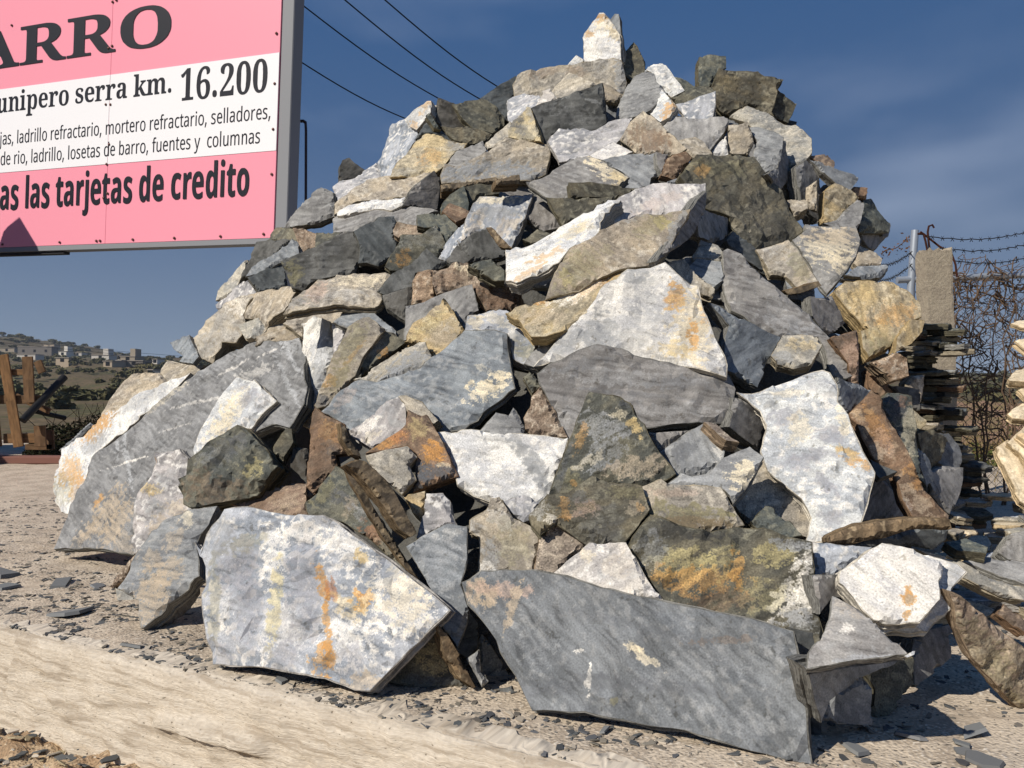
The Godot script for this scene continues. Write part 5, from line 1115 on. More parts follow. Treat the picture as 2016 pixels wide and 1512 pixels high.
	slab("r",0.07,-0.354,0.77,-3.151,-12,22,[-232,-18,-168,36,-110,79,-79,106,-85,174,-23,147,-3,153,65,65,156,-98,39,-143,-19,-167,-22,-71,-15,-24,-59,16,-146,-3],[["gd",1,57,-85,101,-24,-6,-39],["gd",1,0,-116,41,1,6,-45],["yl",0.5,-33,96,47,0,7,-53],["or",0.9,49,-13,46,1,6,-46],["or",0.7,-140,26,59,38,13,-18],["rd",0.5,-91,58,34,22,20,-27],["cr",0.7,95,-58,30,1,1,-8]],"rusty orange block with a dark grey lower half and sharp side")
	slab("c",0.05,-0.454,0.711,-3.098,-3,22,[-117,44,-36,70,47,83,86,42,59,6,87,-49,36,-107,-31,-55,-78,-20],[],"plain tan slab with a notched side against the rusty orange block")
	slab("g",0.05,0.588,0.824,-3.08,5,30,[-68,26,98,36,-30,-61],[],"small blue-grey triangular slab beside the blue-grey block with a crumbly crust")
	slab("g",0.06,0.686,0.772,-3.009,2,28,[-137,3,-80,47,46,122,81,92,124,49,105,-23,70,-56,37,-87,-26,-104,-86,-91,-116,-25],[["w",0.6,90,21,18,-4,-15,-51],["gd",0.5,-37,5,54,31,9,-22],["gl",0.4,3,-56,38,0,-2,-15]],"blue-grey block topped with a crumbly tan crust")
	slab("t",0.06,0.779,0.849,-3.001,10,45,[-55,48,-5,45,55,-53,7,-42,-28,6],[],"small rough brown narrow slab just above the blue-grey block with a crumbly crust")
	slab("gm",0.06,0.938,0.878,-3.193,30,5,[-108,-17,-56,100,47,81,100,-1,56,-117,-4,-84],[],"medium mid grey angular slab beside the large white veined slab")
	slab("c",0.06,0.975,0.58,-2.996,0,25,[-157,0,-6,188,7,144,78,69,126,-20,155,-53,101,-129,-103,-77],[],"large pale tan broad slab just below the large white veined slab")
	slab("gm",0.05,1.475,0.979,-3.464,40,10,[-116,79,95,53,156,27,170,-47,-12,-59,-87,-87,-132,-16],[],"medium mid grey angular slab just below the pinkish upright slab")
	slab("o",0.05,1.861,0.831,-3.819,8,15,[-110,125,-50,172,9,167,65,150,63,50,59,-98,53,-219,59,-290,11,-218,-12,-134,-38,-61,-75,25],[["gd",0.9,-22,106,53,0,-10,-56],["cr",0.5,24,-6,39,0,-22,-122],["rd",0.4,22,131,40,0,-4,-25]],"rust and green striped slab with a straight outer edge behind the pink slab")
	slab("gm",0.06,1.557,0.527,-3.367,35,10,[-202,-64,-33,136,60,93,151,5,217,-76,35,-81],[],"medium mid grey angular slab just above the log-like layered slab end")
	slab("r",0.06,1.573,0.722,-3.297,0,24,[-158,205,-130,229,-45,313,-13,281,14,171,58,25,99,-127,173,-231,164,-265,20,-257,-13,-174,-17,-62,-93,-3,-123,92,-137,159],[["or",0.45,-61,142,41,23,31,-88],["pk",0.5,-42,75,31,17,20,-58],["or",0.5,58,-73,26,11,13,-53],["tn",0.6,-115,165,21,8,10,-64],["gl",0.5,-9,-205,30,0,-8,-41],["tn",0.7,62,-179,42,-29,-21,-27],["br",0.5,-12,234,27,12,15,-63],["tn",0.7,-78,25,40,22,14,-38],["tn",0.6,12,-127,31,0,-6,-32]],"long pinkish orange slab sloping down beside the white veined slab")
	slab("gd",0.03,1.488,0.683,-3.241,10,45,[-25,54,65,-10,16,-30,-29,-41,-40,-5],[],"small dark grey long slab beside the long pinkish orange slab")
	slab("w",0.07,1.13,0.779,-2.997,-14,30,[-282,249,-192,267,-105,308,-28,336,49,363,77,354,100,295,94,211,130,151,142,81,166,8,202,-78,186,-133,133,-284,54,-325,11,-350,-56,-354,-32,-262,-63,-191,-107,-147,-175,-78,-199,-5,-173,109,-193,182,-237,221],[["li",0.8,-112,143,51,11,3,-32],["li",0.8,61,69,49,1,-2,-32],["gr",0.7,-147,204,24,-17,-10,-20],["li",0.7,2,-16,71,1,-2,-26],["or",0.6,121,-14,34,-35,-19,-24],["oc",0.6,105,1,43,-19,-9,-24],["li",0.6,-57,-38,58,1,-2,-31],["li",0.8,26,-128,43,-43,-12,-16],["li",0.7,38,-260,38,2,-2,-29],["cr",0.6,-50,89,34,-24,-28,-52],["cr",0.7,105,123,17,8,14,-60],["li",0.4,43,273,50,-23,-12,-32],["or",0.7,161,-59,21,-15,-13,-22],["cr",0.5,-89,250,56,0,-1,-23]],"large white slab with lilac veins and an orange corner")
	slab("gd",0.08,1.607,0.407,-3.207,0,-25,[-236,-18,-116,15,-17,49,132,52,129,-12,86,-58,-3,-46,-129,-24],[],"underside of the log-like layered slab end, its shade put into the dark grey")  # underside of the log-like slab, painted dark grey for its shade
	slab("e",0.12,1.283,0.526,-2.759,-3,8,[-201,-31,-160,-9,-95,18,-9,32,111,43,213,38,218,3,91,1,1,-26,-98,-49,-162,-52,-200,-45],[],"log-like layered slab end below the long pinkish orange slab")
	slab("wg",0.06,1.083,0.443,-2.696,-5,25,[-65,56,-19,55,38,45,124,39,76,-6,13,-49,-1,-64,-77,-63],[],"medium bluish white angular slab beside the white six-sided slab")
	slab("o",0.055,0.356,0.786,-2.976,-18,14,[-217,-176,-194,-83,-152,44,-89,224,-44,216,34,201,73,177,93,134,132,96,147,58,186,-2,210,-29,248,-83,207,-109,126,-133,10,-128,-23,-129,-87,-159,-139,-180],[["gr",0.9,-38,94,24,46,85,-47],["gr",0.8,34,85,56,-45,-17,-22],["gr",0.9,-13,-25,75,2,2,-52],["oc",0.9,95,86,16,10,22,-37],["cr",0.7,36,138,38,0,1,-19],["cr",0.5,-65,-41,53,21,7,-18],["tn",0.8,110,-60,98,20,8,-36],["or",0.5,-108,35,19,-6,-17,-55],["ol",0.5,-133,-114,43,1,2,-33],["or",0.5,-123,-128,14,1,1,-14],["gd",0.6,-165,-68,14,-3,-20,-92],["gd",0.7,68,177,28,0,1,-19]],"tall mottled slab in grey, olive and yellow leaning on the wide grey slab")
	slab("g",0.05,0.759,0.708,-2.856,-8,38,[-214,-47,-158,3,-119,-14,-61,1,-3,69,92,118,138,71,75,-39,17,-111,-13,-64,-100,-58],[["cr",0.95,57,0,44,30,16,-40],["gl",0.3,-98,-34,70,1,-1,-16]],"grey slab with one round cream patch")
	slab("o",0.06,0.92,0.536,-2.817,0,30,[-86,10,-23,70,-1,65,60,3,89,-41,32,-55,-28,-44],[],"small speckled brown slab lying between the round-patched slab and the white veined slab")
	slab("c",0.06,0.614,0.603,-2.774,-3,25,[-169,73,-93,100,-76,86,111,74,140,14,178,-60,132,-76,-15,-94,-140,-38],[["ol",0.9,-10,-28,139,-19,-9,-44],["br",0.5,10,-50,106,-9,-4,-26],["pk",0.4,-48,53,87,1,-1,-14]],"slab with a tan upper band above the yellow-blotched slab")
	slab("y",0.07,-0.359,0.58,-3.034,-5,25,[-57,26,29,49,35,-20,20,-64,-17,-30],[],"small ochre angular slab beside the long dark layered splinter")
	slab("wg",0.07,-0.282,0.548,-2.971,-8,28,[-62,-95,-46,12,-51,87,15,88,45,58,57,9,87,-53,53,-45,-32,-85],[],"lumpy bluish white stone beside the orange fragment")
	slab("c",0.08,-0.031,0.462,-2.87,-12,22,[-83,-129,-95,19,-136,31,-136,78,-78,122,-68,166,-35,171,28,93,95,63,128,19,121,-110],[["gr",0.8,-44,-51,37,2,5,-58],["gr",0.6,-109,51,28,1,3,-28],["ol",0.4,34,10,43,33,46,-57],["gl",0.4,-18,77,20,19,39,-41],["w",0.5,-59,-83,28,1,2,-18]],"rough speckled off-white slab above the front grey slab")
	slab("t",0.1,0.17,0.475,-2.777,-5,20,[-94,-104,-79,17,-49,61,-1,95,87,99,96,54,96,-2,-21,-103],[],"pinkish brown crusty lump beside the white triangular slab")
	slab("o",0.07,0.282,0.589,-2.762,-3,22,[-226,-9,-161,59,-91,67,-6,129,55,110,168,93,191,8,140,-65,96,-110,-28,-116,-70,-86,-130,-43,-186,-83,-217,-48],[["pk",0.6,-34,10,48,0,0,-27],["or",0.55,-100,14,22,0,0,-40],["gl",0.6,-187,9,35,0,0,-40],["tn",0.5,143,12,39,0,-1,-31],["or",0.4,160,12,13,0,-1,-22],["gd",0.4,38,-33,65,1,-2,-61],["gd",0.6,-51,46,31,0,0,-18],["ol",0.5,106,74,52,0,-1,-22],["w",0.6,-148,-26,17,0,0,-22]],"olive slab with pink and rust patches above the white triangular slab")
	slab("o",0.055,0.723,0.398,-2.613,-6,26,[-341,100,-315,152,-266,213,-199,184,-67,157,18,176,131,161,257,125,258,65,246,-81,264,-174,209,-251,165,-207,38,-165,-85,-130,-227,-102],[["yl",0.6,-156,39,98,2,-2,-50],["or",0.6,-109,-10,144,-9,-6,-41],["yl",0.5,-24,59,49,1,-6,-83],["bk",0.8,-68,134,66,1,-2,-31],["bk",0.6,-200,158,62,-23,-13,-33],["yl",0.6,140,79,64,1,-3,-33],["w",0.85,190,-51,54,-25,-57,-102],["w",0.6,231,31,32,1,-9,-81],["yl",0.4,79,-54,79,2,-4,-48],["or",0.6,6,26,24,1,-5,-66],["gr",0.8,180,-146,62,2,-5,-46],["gr",0.9,192,114,65,1,-2,-20],["gr",0.6,-269,87,42,-25,-35,-60],["br",0.5,-49,-73,95,3,-2,-32]],"dark slab blotched with yellow and rust behind the front grey slab")
	slab("w",0.05,0.319,0.414,-2.628,-5,28,[-191,-15,-134,38,-67,96,55,98,76,59,124,-24,174,-94,45,-91,-35,-52,-133,-33],[["cr",0.6,-76,57,29,1,0,-26],["tn",0.35,28,20,50,-18,-13,-36],["gr",0.35,-34,-2,16,-19,-6,-5]],"white triangular slab wedged behind the front grey slab")
	slab("w",0.04,-0.005,0.376,-2.723,-5,30,[-113,3,-62,24,100,14,101,-21,-94,-17],[],"medium white narrow slab just below the rough speckled off-white slab")
	slab("gd",0.05,-1.349,0.781,-4.438,20,20,[-102,12,-1,106,99,23,9,-121],[],"medium dark grey angular slab beside the cream slab with lilac corner")
	slab("o",0.06,-1.076,0.753,-3.797,0,25,[-44,-4,0,80,30,73,45,8,1,-84,-45,-43],[],"small olive brown long slab beside the brown upright pointed slab")
	slab("gd",0.06,-0.998,0.665,-3.805,5,15,[-48,-6,-38,76,25,70,38,36,38,-103,-45,-24],[],"small dark grey angular slab beside the brown upright pointed slab")
	slab("c",0.05,-1.093,0.826,-4.32,-10,20,[-36,-11,10,43,25,-32],[],"small pale tan triangular slab just above the brown upright pointed slab")
	slab("o",0.05,-1.143,0.892,-4.311,10,25,[-55,40,-23,55,50,-24,38,-61,-20,-12],[],"small olive brown narrow slab just above the brown upright pointed slab")
	slab("r",0.07,-0.986,0.506,-3.686,-12,40,[-49,-69,-93,60,-50,84,20,86,72,51,55,-4,96,-76,25,-86],[],"medium reddish brown angular slab beside the reddish brown flat slab")
	slab("r",0.06,-1.057,0.5,-3.665,-15,42,[-239,-27,-143,26,-34,80,100,99,166,-77,94,-77,-74,-58],[["br",0.7,-97,-21,38,2,17,-41],["pk",0.6,-190,-18,43,-12,1,-13],["tn",0.5,35,-8,76,3,16,-40],["br",0.5,-43,23,58,2,11,-27]],"reddish brown slab lying along the top of the front white slab")
	slab("r",0.07,-0.798,0.757,-3.411,-5,14,[-68,-32,-65,139,-52,182,-16,151,70,113,85,51,121,-17,48,-25,63,-84,-2,-155,-37,-187,-64,-161],[["or",0.35,18,67,45,17,27,-61],["br",0.5,-34,29,33,0,11,-135],["gd",0.5,29,2,33,0,3,-33]],"brown upright pointed slab between the scratched slab and the orange block")
	slab("e",0.05,-0.674,0.79,-3.352,35,10,[-33,80,-7,63,3,20,53,-73,9,-55,-28,10],[],"small layered narrow slab beside the brown upright pointed slab")
	slab("e",0.08,-0.456,0.628,-2.882,25,12,[-135,114,-98,131,-61,125,-8,72,31,25,77,-69,111,-143,86,-156,48,-125,-1,-39,-48,27,-91,81],[],"long dark layered splinter leaning over the olive-grey slab")
	slab("o",0.05,-0.635,0.537,-3.138,-14,20,[-200,27,-158,69,-89,179,-35,155,64,40,142,-51,239,-190,323,-257,236,-204,145,-140,75,-95,-23,-47,-127,-37,-173,-28],[["gd",0.8,-38,42,56,-37,-17,-24],["ol",0.6,-124,65,30,-17,-29,-51],["tn",0.6,9,19,25,-12,-20,-44],["rd",0.55,109,-76,37,15,29,-53],["gr",0.7,41,-15,32,1,5,-29],["tn",0.5,186,-140,21,19,38,-34]],"olive-grey slab with stripes leaning behind the front white slab")
	slab("e",0.04,-0.5,0.524,-3.002,20,15,[-113,206,-84,183,-40,120,-12,41,50,-56,143,-233,97,-192,33,-95,-37,26,-106,162],[],"medium layered narrow slab just below the long dark layered splinter")
	slab("g",0.05,-3.058,0.693,-5.663,-20,30,[-118,-119,-46,-38,50,107,82,90,18,-26,-71,-98],[],"small blue-grey narrow slab beside the crumbly orange border stone")
	slab("c",0.06,-2.633,1.005,-5.578,-12,25,[-184,-193,-189,-150,-145,14,-110,93,-44,139,53,149,165,143,253,67,95,-44,-53,-169],[],"tan rounded slab at the back of the huge scratched slab")
	slab("c",0.05,-2.184,1.135,-5.288,-25,40,[-187,-5,-197,106,-80,90,37,53,226,55,159,-58,-17,-111],[],"medium pale tan long slab just above the huge scratched grey slab")
	slab("g",0.04,-2.086,1.268,-5.131,-25,25,[-156,52,-24,112,40,43,131,-50,106,-103,-23,-83,-7,-47,-104,6],[],"small blue-grey angular slab beside the crumbly cream block on the outer slope")
	slab("w",0.1,-2.688,0.657,-5.253,-40,30,[-193,-420,-595,-54,-400,26,-278,124,-169,245,-28,255,144,384,433,471,664,531,544,359,317,191,132,37,44,-77,62,-184,163,-386,165,-488,-52,-477],[["or",0.9,-215,138,117,103,148,-48],["or",0.6,-168,-219,159,11,127,-99],["gr",0.5,228,339,237,113,96,-45],["gr",0.6,-69,17,85,76,95,-30],["ol",0.4,-148,-326,143,12,126,-95],["or",0.4,30,-311,96,8,119,-94]],"crumbly cream and orange broken border of the huge scratched slab")
	slab("gm",0.07,-1.896,0.742,-4.656,-36,30,[-720,-783,-768,-653,-829,-357,-879,-184,-687,3,-499,188,-246,425,3,583,212,640,625,646,743,524,927,221,870,85,737,96,620,47,444,-21,238,-62,132,-146,-23,-235,-119,-337,-103,-491,99,-711,-194,-721,-464,-736],[["tn",0.95,-367,-516,128,-27,-37,-145],["tn",0.9,-209,-563,90,-15,-10,-133],["tn",0.7,-465,-621,70,-16,-48,-101],["tn",0.6,-57,-666,104,12,49,-52],["or",0.7,-519,-450,36,-9,-17,-36],["gl",0.9,-520,-131,24,5,259,-196],["gl",0.9,-676,-86,17,2,103,-92],["gl",0.9,610,528,12,9,188,-125],["gl",0.8,651,395,15,7,215,-172],["w",0.8,-443,-195,169,51,9,-6],["gl",0.35,-129,551,193,103,151,-98],["gl",0.2,-318,-19,211,8,57,-66],["w",0.5,13,229,258,44,11,-10],["w",0.5,-110,56,127,30,8,-6],["w",0.4,355,433,144,43,46,-39],["cr",0.5,-473,225,172,125,58,-29],["gl",0.7,590,596,112,-4,30,-49],["w",0.6,134,472,92,51,14,-9],["w",0.6,403,569,59,33,13,-9]],"huge scratched grey slab forming the low outer flank of the heap")
	slab("w",0.07,-1.528,0.886,-4.388,-30,24,[-208,-277,-201,-180,-185,-6,-106,172,-66,216,84,195,266,90,287,77,242,37,163,-85,104,-83,56,-84,-21,-152,-103,-250],[["cr",0.6,10,34,60,-25,-56,-123],["li",0.8,91,95,29,46,39,-19],["li",0.6,3,156,41,23,24,-20],["cr",0.7,-54,-42,61,-24,-56,-123],["li",0.4,188,73,57,0,20,-44]],"cream slab with a lilac corner leaning on the huge scratched slab")
	slab("wg",0.07,-1.884,0.428,-4.308,-25,25,[-56,-301,-171,-94,-178,20,-127,96,-160,258,8,287,101,231,123,151,127,94,199,-14,266,-51,147,-106,54,-216,15,-287],[["gr",0.8,-7,-55,58,4,26,-54],["oc",0.8,-80,55,74,4,17,-34],["gr",0.5,4,117,66,25,35,-36],["tn",0.8,63,-161,50,4,38,-78],["tn",0.7,119,-47,71,5,20,-43],["or",0.8,-157,213,23,1,14,-29]],"white and grey mottled slab between the scratched slab and the olive boulder")
	slab("o",0.16,-1.317,0.64,-3.703,-8,18,[-235,-44,-200,-24,-200,43,-119,129,17,218,63,199,186,96,248,20,180,-82,163,-117,87,-139,-20,-157,-139,-183,-180,-163,-211,-100],[["yl",0.7,138,0,44,1,7,-47],["gd",0.5,-48,81,98,62,32,-41],["br",0.5,-45,-86,147,2,12,-70],["gd",0.5,44,130,50,0,8,-48],["gl",0.2,-119,56,47,30,23,-29]],"dark olive boulder with pale lichen veins on the low flank")
	slab("t",0.05,-1.943,0.094,-4.022,-40,5,[-148,-98,40,56,169,149,102,83,15,-29,-99,-90],[],"small rough brown narrow slab beside the grey and tan weathered slab")
	slab("gm",0.04,-1.431,0.078,-3.462,45,-10,[-132,-72,-27,33,81,119,94,36,34,-48,-24,-76],[],"medium mid grey narrow slab just below the grey and tan weathered slab")
	slab("c",0.05,-1.834,0.008,-3.851,0,35,[-78,58,61,-2,69,-54,-51,-5],[],"small pale tan narrow slab just below the grey and tan weathered slab")
	slab("g",0.07,-1.5,0.258,-3.495,-18,34,[-206,-129,-189,-90,-168,53,-150,139,-119,203,9,254,145,279,142,187,107,118,169,5,193,-44,112,-156,34,-286,1,-286,-57,-176],[["tn",0.9,-4,-160,100,-39,-28,-92],["tn",0.85,24,-57,74,-30,-23,-76],["tn",0.7,-78,11,56,-23,-14,-49],["cr",0.6,16,211,33,2,17,-36],["tn",0.6,-5,111,42,-18,-15,-50],["gl",0.4,-150,-87,57,-19,-7,-45]],"grey and tan weathered slab with its corner on the ground")
	slab("c",0.06,-0.077,0.046,-2.854,-3,18,[-51,63,-34,94,1,55,75,-55,-21,-62,-35,-14],[],"medium pale tan long slab beside the dark triangular slab with ochre face")
	slab("gd",0.06,-0.15,0.138,-2.823,20,10,[-54,-39,3,93,35,47,43,2,31,-48,-10,-69],[],"medium dark grey long slab just above the dark triangular slab with ochre face")
	slab("g",0.05,-0.117,0.079,-2.682,-5,15,[-37,30,1,57,14,-13,39,-40,17,-60],[],"small blue-grey narrow slab beside the dark triangular slab with ochre face")
	slab("gd",0.05,-0.022,0.011,-2.681,0,50,[-61,2,25,21,44,-20,-51,-4],[],"small dark grey narrow slab beside the dark triangular slab with ochre face")
	slab("g",0.05,-0.233,0.364,-2.806,-2,24,[-146,99,-81,139,3,181,73,169,77,54,57,-38,89,-119,85,-157,53,-244,-20,-150,-43,-61,-96,22],[["gl",0.5,-31,53,80,1,5,-88],["w",0.3,9,144,42,16,7,-17]],"smooth pale grey triangular slab wedged behind the front white slab")
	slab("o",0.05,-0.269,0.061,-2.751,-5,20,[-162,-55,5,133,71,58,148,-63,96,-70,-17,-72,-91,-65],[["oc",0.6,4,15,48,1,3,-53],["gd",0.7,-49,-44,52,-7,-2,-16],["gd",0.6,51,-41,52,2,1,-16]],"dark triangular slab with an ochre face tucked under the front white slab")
	slab("e",0.06,-0.189,0.122,-2.663,28,8,[-58,113,-40,108,10,24,69,-105,62,-110,22,-78,-34,13],[],"medium layered narrow slab beside the dark triangular slab with ochre face")
	slab("wg",0.07,-0.717,0.276,-2.814,-22,22,[-538,117,-533,195,-465,298,-374,315,-180,295,-1,298,96,255,238,185,372,117,458,75,528,32,545,18,323,-265,267,-269,143,-246,-106,-244,-340,-261,-384,-181,-449,-63,-483,45,-572,163],[["w",0.7,355,15,137,-61,-48,-86],["w",0.5,-61,-111,103,11,29,-98],["w",0.6,186,-101,115,13,24,-95],["w",0.6,-180,144,66,5,32,-107],["w",0.6,114,184,123,-27,-9,-51],["w",0.4,-363,-72,58,6,35,-103],["li",0.8,-326,96,90,7,35,-107],["li",0.6,-241,-25,65,6,49,-152],["li",0.7,-21,49,63,6,51,-184],["or",0.85,52,55,18,4,36,-82],["rd",0.7,86,32,24,2,11,-42],["or",0.7,89,-45,12,1,13,-66],["or",0.9,224,28,42,-15,-15,-37],["oc",0.5,181,-2,78,8,10,-39],["or",0.85,137,-164,19,4,26,-64],["or",0.7,126,-182,39,5,11,-41],["yl",0.55,-117,-31,26,0,25,-151],["ol",0.4,-398,-40,27,3,53,-155],["li",0.7,-37,-193,51,6,14,-48],["li",0.6,225,-178,48,6,12,-46],["li",0.7,-311,-225,54,6,11,-33],["cr",0.6,348,48,108,-39,-32,-75],["gr",0.7,275,196,39,3,8,-34],["gr",0.6,275,109,58,5,8,-34],["bk",0.7,175,145,24,2,4,-17],["oc",0.8,179,171,28,2,5,-21],["ol",0.4,-327,171,78,31,27,-33],["tn",0.8,278,-235,74,9,6,-24],["w",0.6,-94,234,108,7,10,-36],["gr",0.5,-450,181,59,4,25,-75],["w",0.7,273,75,15,3,38,-96]],"large white slab streaked with orange rust leaning at the front of the heap")
	slab("gd",0.03,0.876,0.129,-2.367,10,10,[-50,174,22,156,34,91,31,-66,18,-215,-11,-218,-17,-62],[],"large dark grey narrow slab just below the smooth jutting slate sheet")
	slab("gm",0.05,0.399,0.2,-2.397,-23,22,[-652,172,-625,183,-585,219,-404,237,-289,229,-159,201,27,181,179,166,295,157,411,134,429,54,451,-75,466,-212,389,-208,309,-201,128,-177,-18,-179,-173,-171,-341,-192,-415,-97,-524,29,-610,101],[["tn",1,-581,145,73,7,8,-42],["pk",0.7,-501,161,106,10,4,-26],["tn",0.9,-449,118,17,-3,-15,-77],["tn",0.8,-540,125,43,4,4,-22],["cr",0.8,-6,17,52,-27,-8,-13],["cr",0.9,-30,33,18,2,1,-9],["w",0.9,-168,-79,6,1,3,-43],["w",1,-174,-94,16,2,1,-9],["w",0.8,-210,4,16,2,1,-6],["gd",0.4,-262,-106,217,43,5,-23],["gd",0.4,47,-64,172,1,-1,-17],["gd",0.25,-60,96,239,-21,-2,-15],["gl",0.2,187,24,204,61,10,-40],["gl",0.2,266,-128,158,-3,-4,-26],["ol",0.7,-85,-118,9,0,-1,-14],["br",0.4,213,84,84,19,2,-11],["gl",0.2,-348,34,67,8,11,-75]],"long grey slab with a tan mud crust lying at the very front on the concrete")
	slab("gm",0.06,1.366,0.151,-2.622,25,15,[-92,-3,-49,46,4,70,118,78,86,-27,-12,-62,-109,-89],[],"medium mid grey angular slab just below the grey layered rim stone")
	slab("o",0.06,1.171,0.091,-2.487,18,5,[-100,47,23,72,90,80,96,-9,-35,-96,-78,-93,-66,-4],[],"large olive brown angular slab just below the smooth jutting slate sheet")
	slab("g",0.05,0.986,0.087,-2.346,12,2,[-88,13,41,81,79,38,66,-64,-100,-40],[],"large blue-grey angular slab just below the smooth jutting slate sheet")
	slab("gm",0.05,0.999,0.374,-2.551,30,10,[-49,49,60,39,65,-4,52,-34,18,-26,-52,-71,-47,6],[],"medium mid grey angular slab just above the smooth jutting slate sheet")
	slab("w",0.06,1.215,0.388,-2.519,-5,30,[-184,35,-175,51,-114,90,-68,128,-32,143,60,123,154,91,186,79,208,52,191,36,151,-3,133,-66,75,-115,53,-135,-40,-134,-73,-142,-109,-103,-138,-72,-180,-6,-189,10],[["gl",1,160,-3,23,0,-26,-117],["gl",1,97,-102,57,37,12,-25],["gl",1,-39,-130,97,2,-2,-11]],"grey layered rim stone directly under the white six-sided slab")
	slab("w",0.06,1.176,0.41,-2.48,-8,32,[-161,24,-153,37,-95,76,-51,115,-16,131,74,113,164,80,154,42,132,10,123,-46,105,-66,52,-118,-41,-126,-79,-116,-108,-86,-153,-16,-165,-5],[["or",0.9,30,-49,22,1,-3,-20],["tn",0.9,34,-49,13,0,-2,-12],["or",0.8,40,-12,10,-4,-3,-7],["or",0.8,22,-92,10,6,3,-8],["or",0.8,15,-112,4,0,-1,-3],["gl",0.25,76,85,71,-12,-8,-25],["gl",0.2,-60,-60,48,-48,-17,-19]],"white six-sided slab with small orange spots")
	slab("gm",0.06,0.915,0.207,-2.231,40,-12,[-210,79,-88,61,393,-17,337,-36,142,-27,-55,-54,-76,-114,-166,7],[],"large mid grey long slab just below the smooth jutting slate sheet")
	slab("g",0.03,0.901,0.345,-2.144,-3,55,[-7,149,3,145,53,101,80,58,99,16,132,-45,126,-49,31,-64,-77,-86,-141,-98,-125,-49,-82,-4,-33,77],[["w",0.8,-6,30,20,0,-4,-15],["tn",0.4,30,95,33,-17,-14,-25],["gl",0.7,14,-66,83,10,-3,-12],["gl",0.2,69,-45,49,1,-6,-20]],"smooth slate sheet jutting out flat under the white six-sided slab")
	slab("w",0.03,1.028,0.326,-2.075,0,30,[-19,-5,8,10,16,8,11,-2,-10,-10],[],"tiny white stone chip at the corner of the jutting slate sheet")
	slab("t",0.05,1.552,0.144,-2.513,12,-4,[-229,245,-178,221,-93,161,-16,100,112,11,263,-241,46,-144,-23,-86,-131,25,-195,144],[["ol",0.4,-76,24,47,21,102,-148],["ol",0.3,2,-30,75,-6,6,-98]],"flat brownish flagstone standing on edge on the concrete")

func blob(r: RandomNumberGenerator, w: float, d: float, n: int) -> Array:
	var out := []
	for i in n:
		var t := TAU * (i + r.randf_range(-.3, .3)) / n
		var k := r.randf_range(.75, 1.1)
		out.append(cos(t) * w * 500.0 * k)
		out.append(sin(t) * d * 500.0 * k)
	return out

func stacked_slates() -> void:
	# dry stack of thin slates beside the concrete post
	var r := RandomNumberGenerator.new()
	r.seed = 31
	var y := .02
	while y < 1.46:
		var th := r.randf_range(.022, .045)
		var f := y / 1.46
		for k in (2 if r.randf() < .8 else 1):
			var w := r.randf_range(.2, .34)
			var x := lerpf(3.10, 2.94, f) + r.randf_range(-.05, .05) + (k - .5) * .18
			var tone: Array = [["o", "olive"], ["gd", "dark grey"], ["g", "blue-grey"], ["c", "tan"], ["o", "olive"], ["r", "brown"]][r.randi() % 6]
			slab(tone[0], th, x, y + th, -5.75 + r.randf_range(-.05, .1), r.randf_range(-15, 15), 88 + r.randf_range(-4, 4), blob(r, w, r.randf_range(.3, .5), r.randi_range(6, 9)), [], "thin %s slate lying in the tall dry stack below the concrete post" % tone[1], "stone slab", tone[1] + " slates in the dry stack by the post", "stacked_slate")
		y += th + .004

func loose_stones() -> void:
	# flat offcuts strewn between the heap and the pale stack
	var r := RandomNumberGenerator.new()
	r.seed = 47
	for k in 62:
		var f := pow(r.randf(), .8)
		var z := lerpf(-5.9, -3.5, f)
		var x := -z * r.randf_range(.52, .68)
		var h := lerpf(.50, .03, smoothstep(0.0, .9, f)) * r.randf_range(.55, 1.0)
		var typ: String = ["c", "p", "c", "g", "c", "p", "wg"][r.randi() % 7]
		var lab: String = {"c": "tan flat stone offcut strewn behind the heap", "p": "cream flat stone offcut strewn behind the heap", "g": "grey flat stone offcut strewn behind the heap", "wg": "bluish flat stone offcut strewn behind the heap"}[typ]
		var th := r.randf_range(.025, .05)
		slab(typ, th, x, h + th, z, r.randf_range(-60, 60), r.randf_range(62, 95), blob(r, r.randf_range(.16, .42), r.randf_range(.12, .24), r.randi_range(5, 8)), [], lab, "stone slab", lab.get_slice(" ", 0) + " flat offcuts strewn behind the heap", "flat_offcut")
	# two more heaps beyond the pallets, outside the view: the tall one shades the billboard, the low one is added to shade the yard
	for q in [[-10.35, -12.3, 5.9, 1.7, 61, "steep tall slate heap next to the billboard"], [-9.3, -9.6, 2.5, 1.3, 62, "unseen low slate heap added to cast shade on the yard"]]:
		var st := begin()
		var P := func(i: int, j: int) -> Vector3:
			var f := j / 12.0
			var rad: float = q[3] * pow(1.0 - f, .62) * (1.0 + .35 * nz.get_noise_2d((i % 14) * 170.0, j * 140.0 + q[4] * 50.0)) + .02
			return Vector3(cos(TAU * (i % 14) / 14.0) * rad, q[2] * f, sin(TAU * (i % 14) / 14.0) * rad)
		for j in 12:
			for i in 14: quad(st, P.call(i, j), P.call(i + 1, j), P.call(i + 1, j + 1), P.call(i, j + 1))
		var o := put("slate_heap", done(st), mat(Color(.45, .45, .44), .95))
		o.position = Vector3(q[0], 0, q[1])
		tag(o, q[5], "stone heap", "other heaps in the yard")

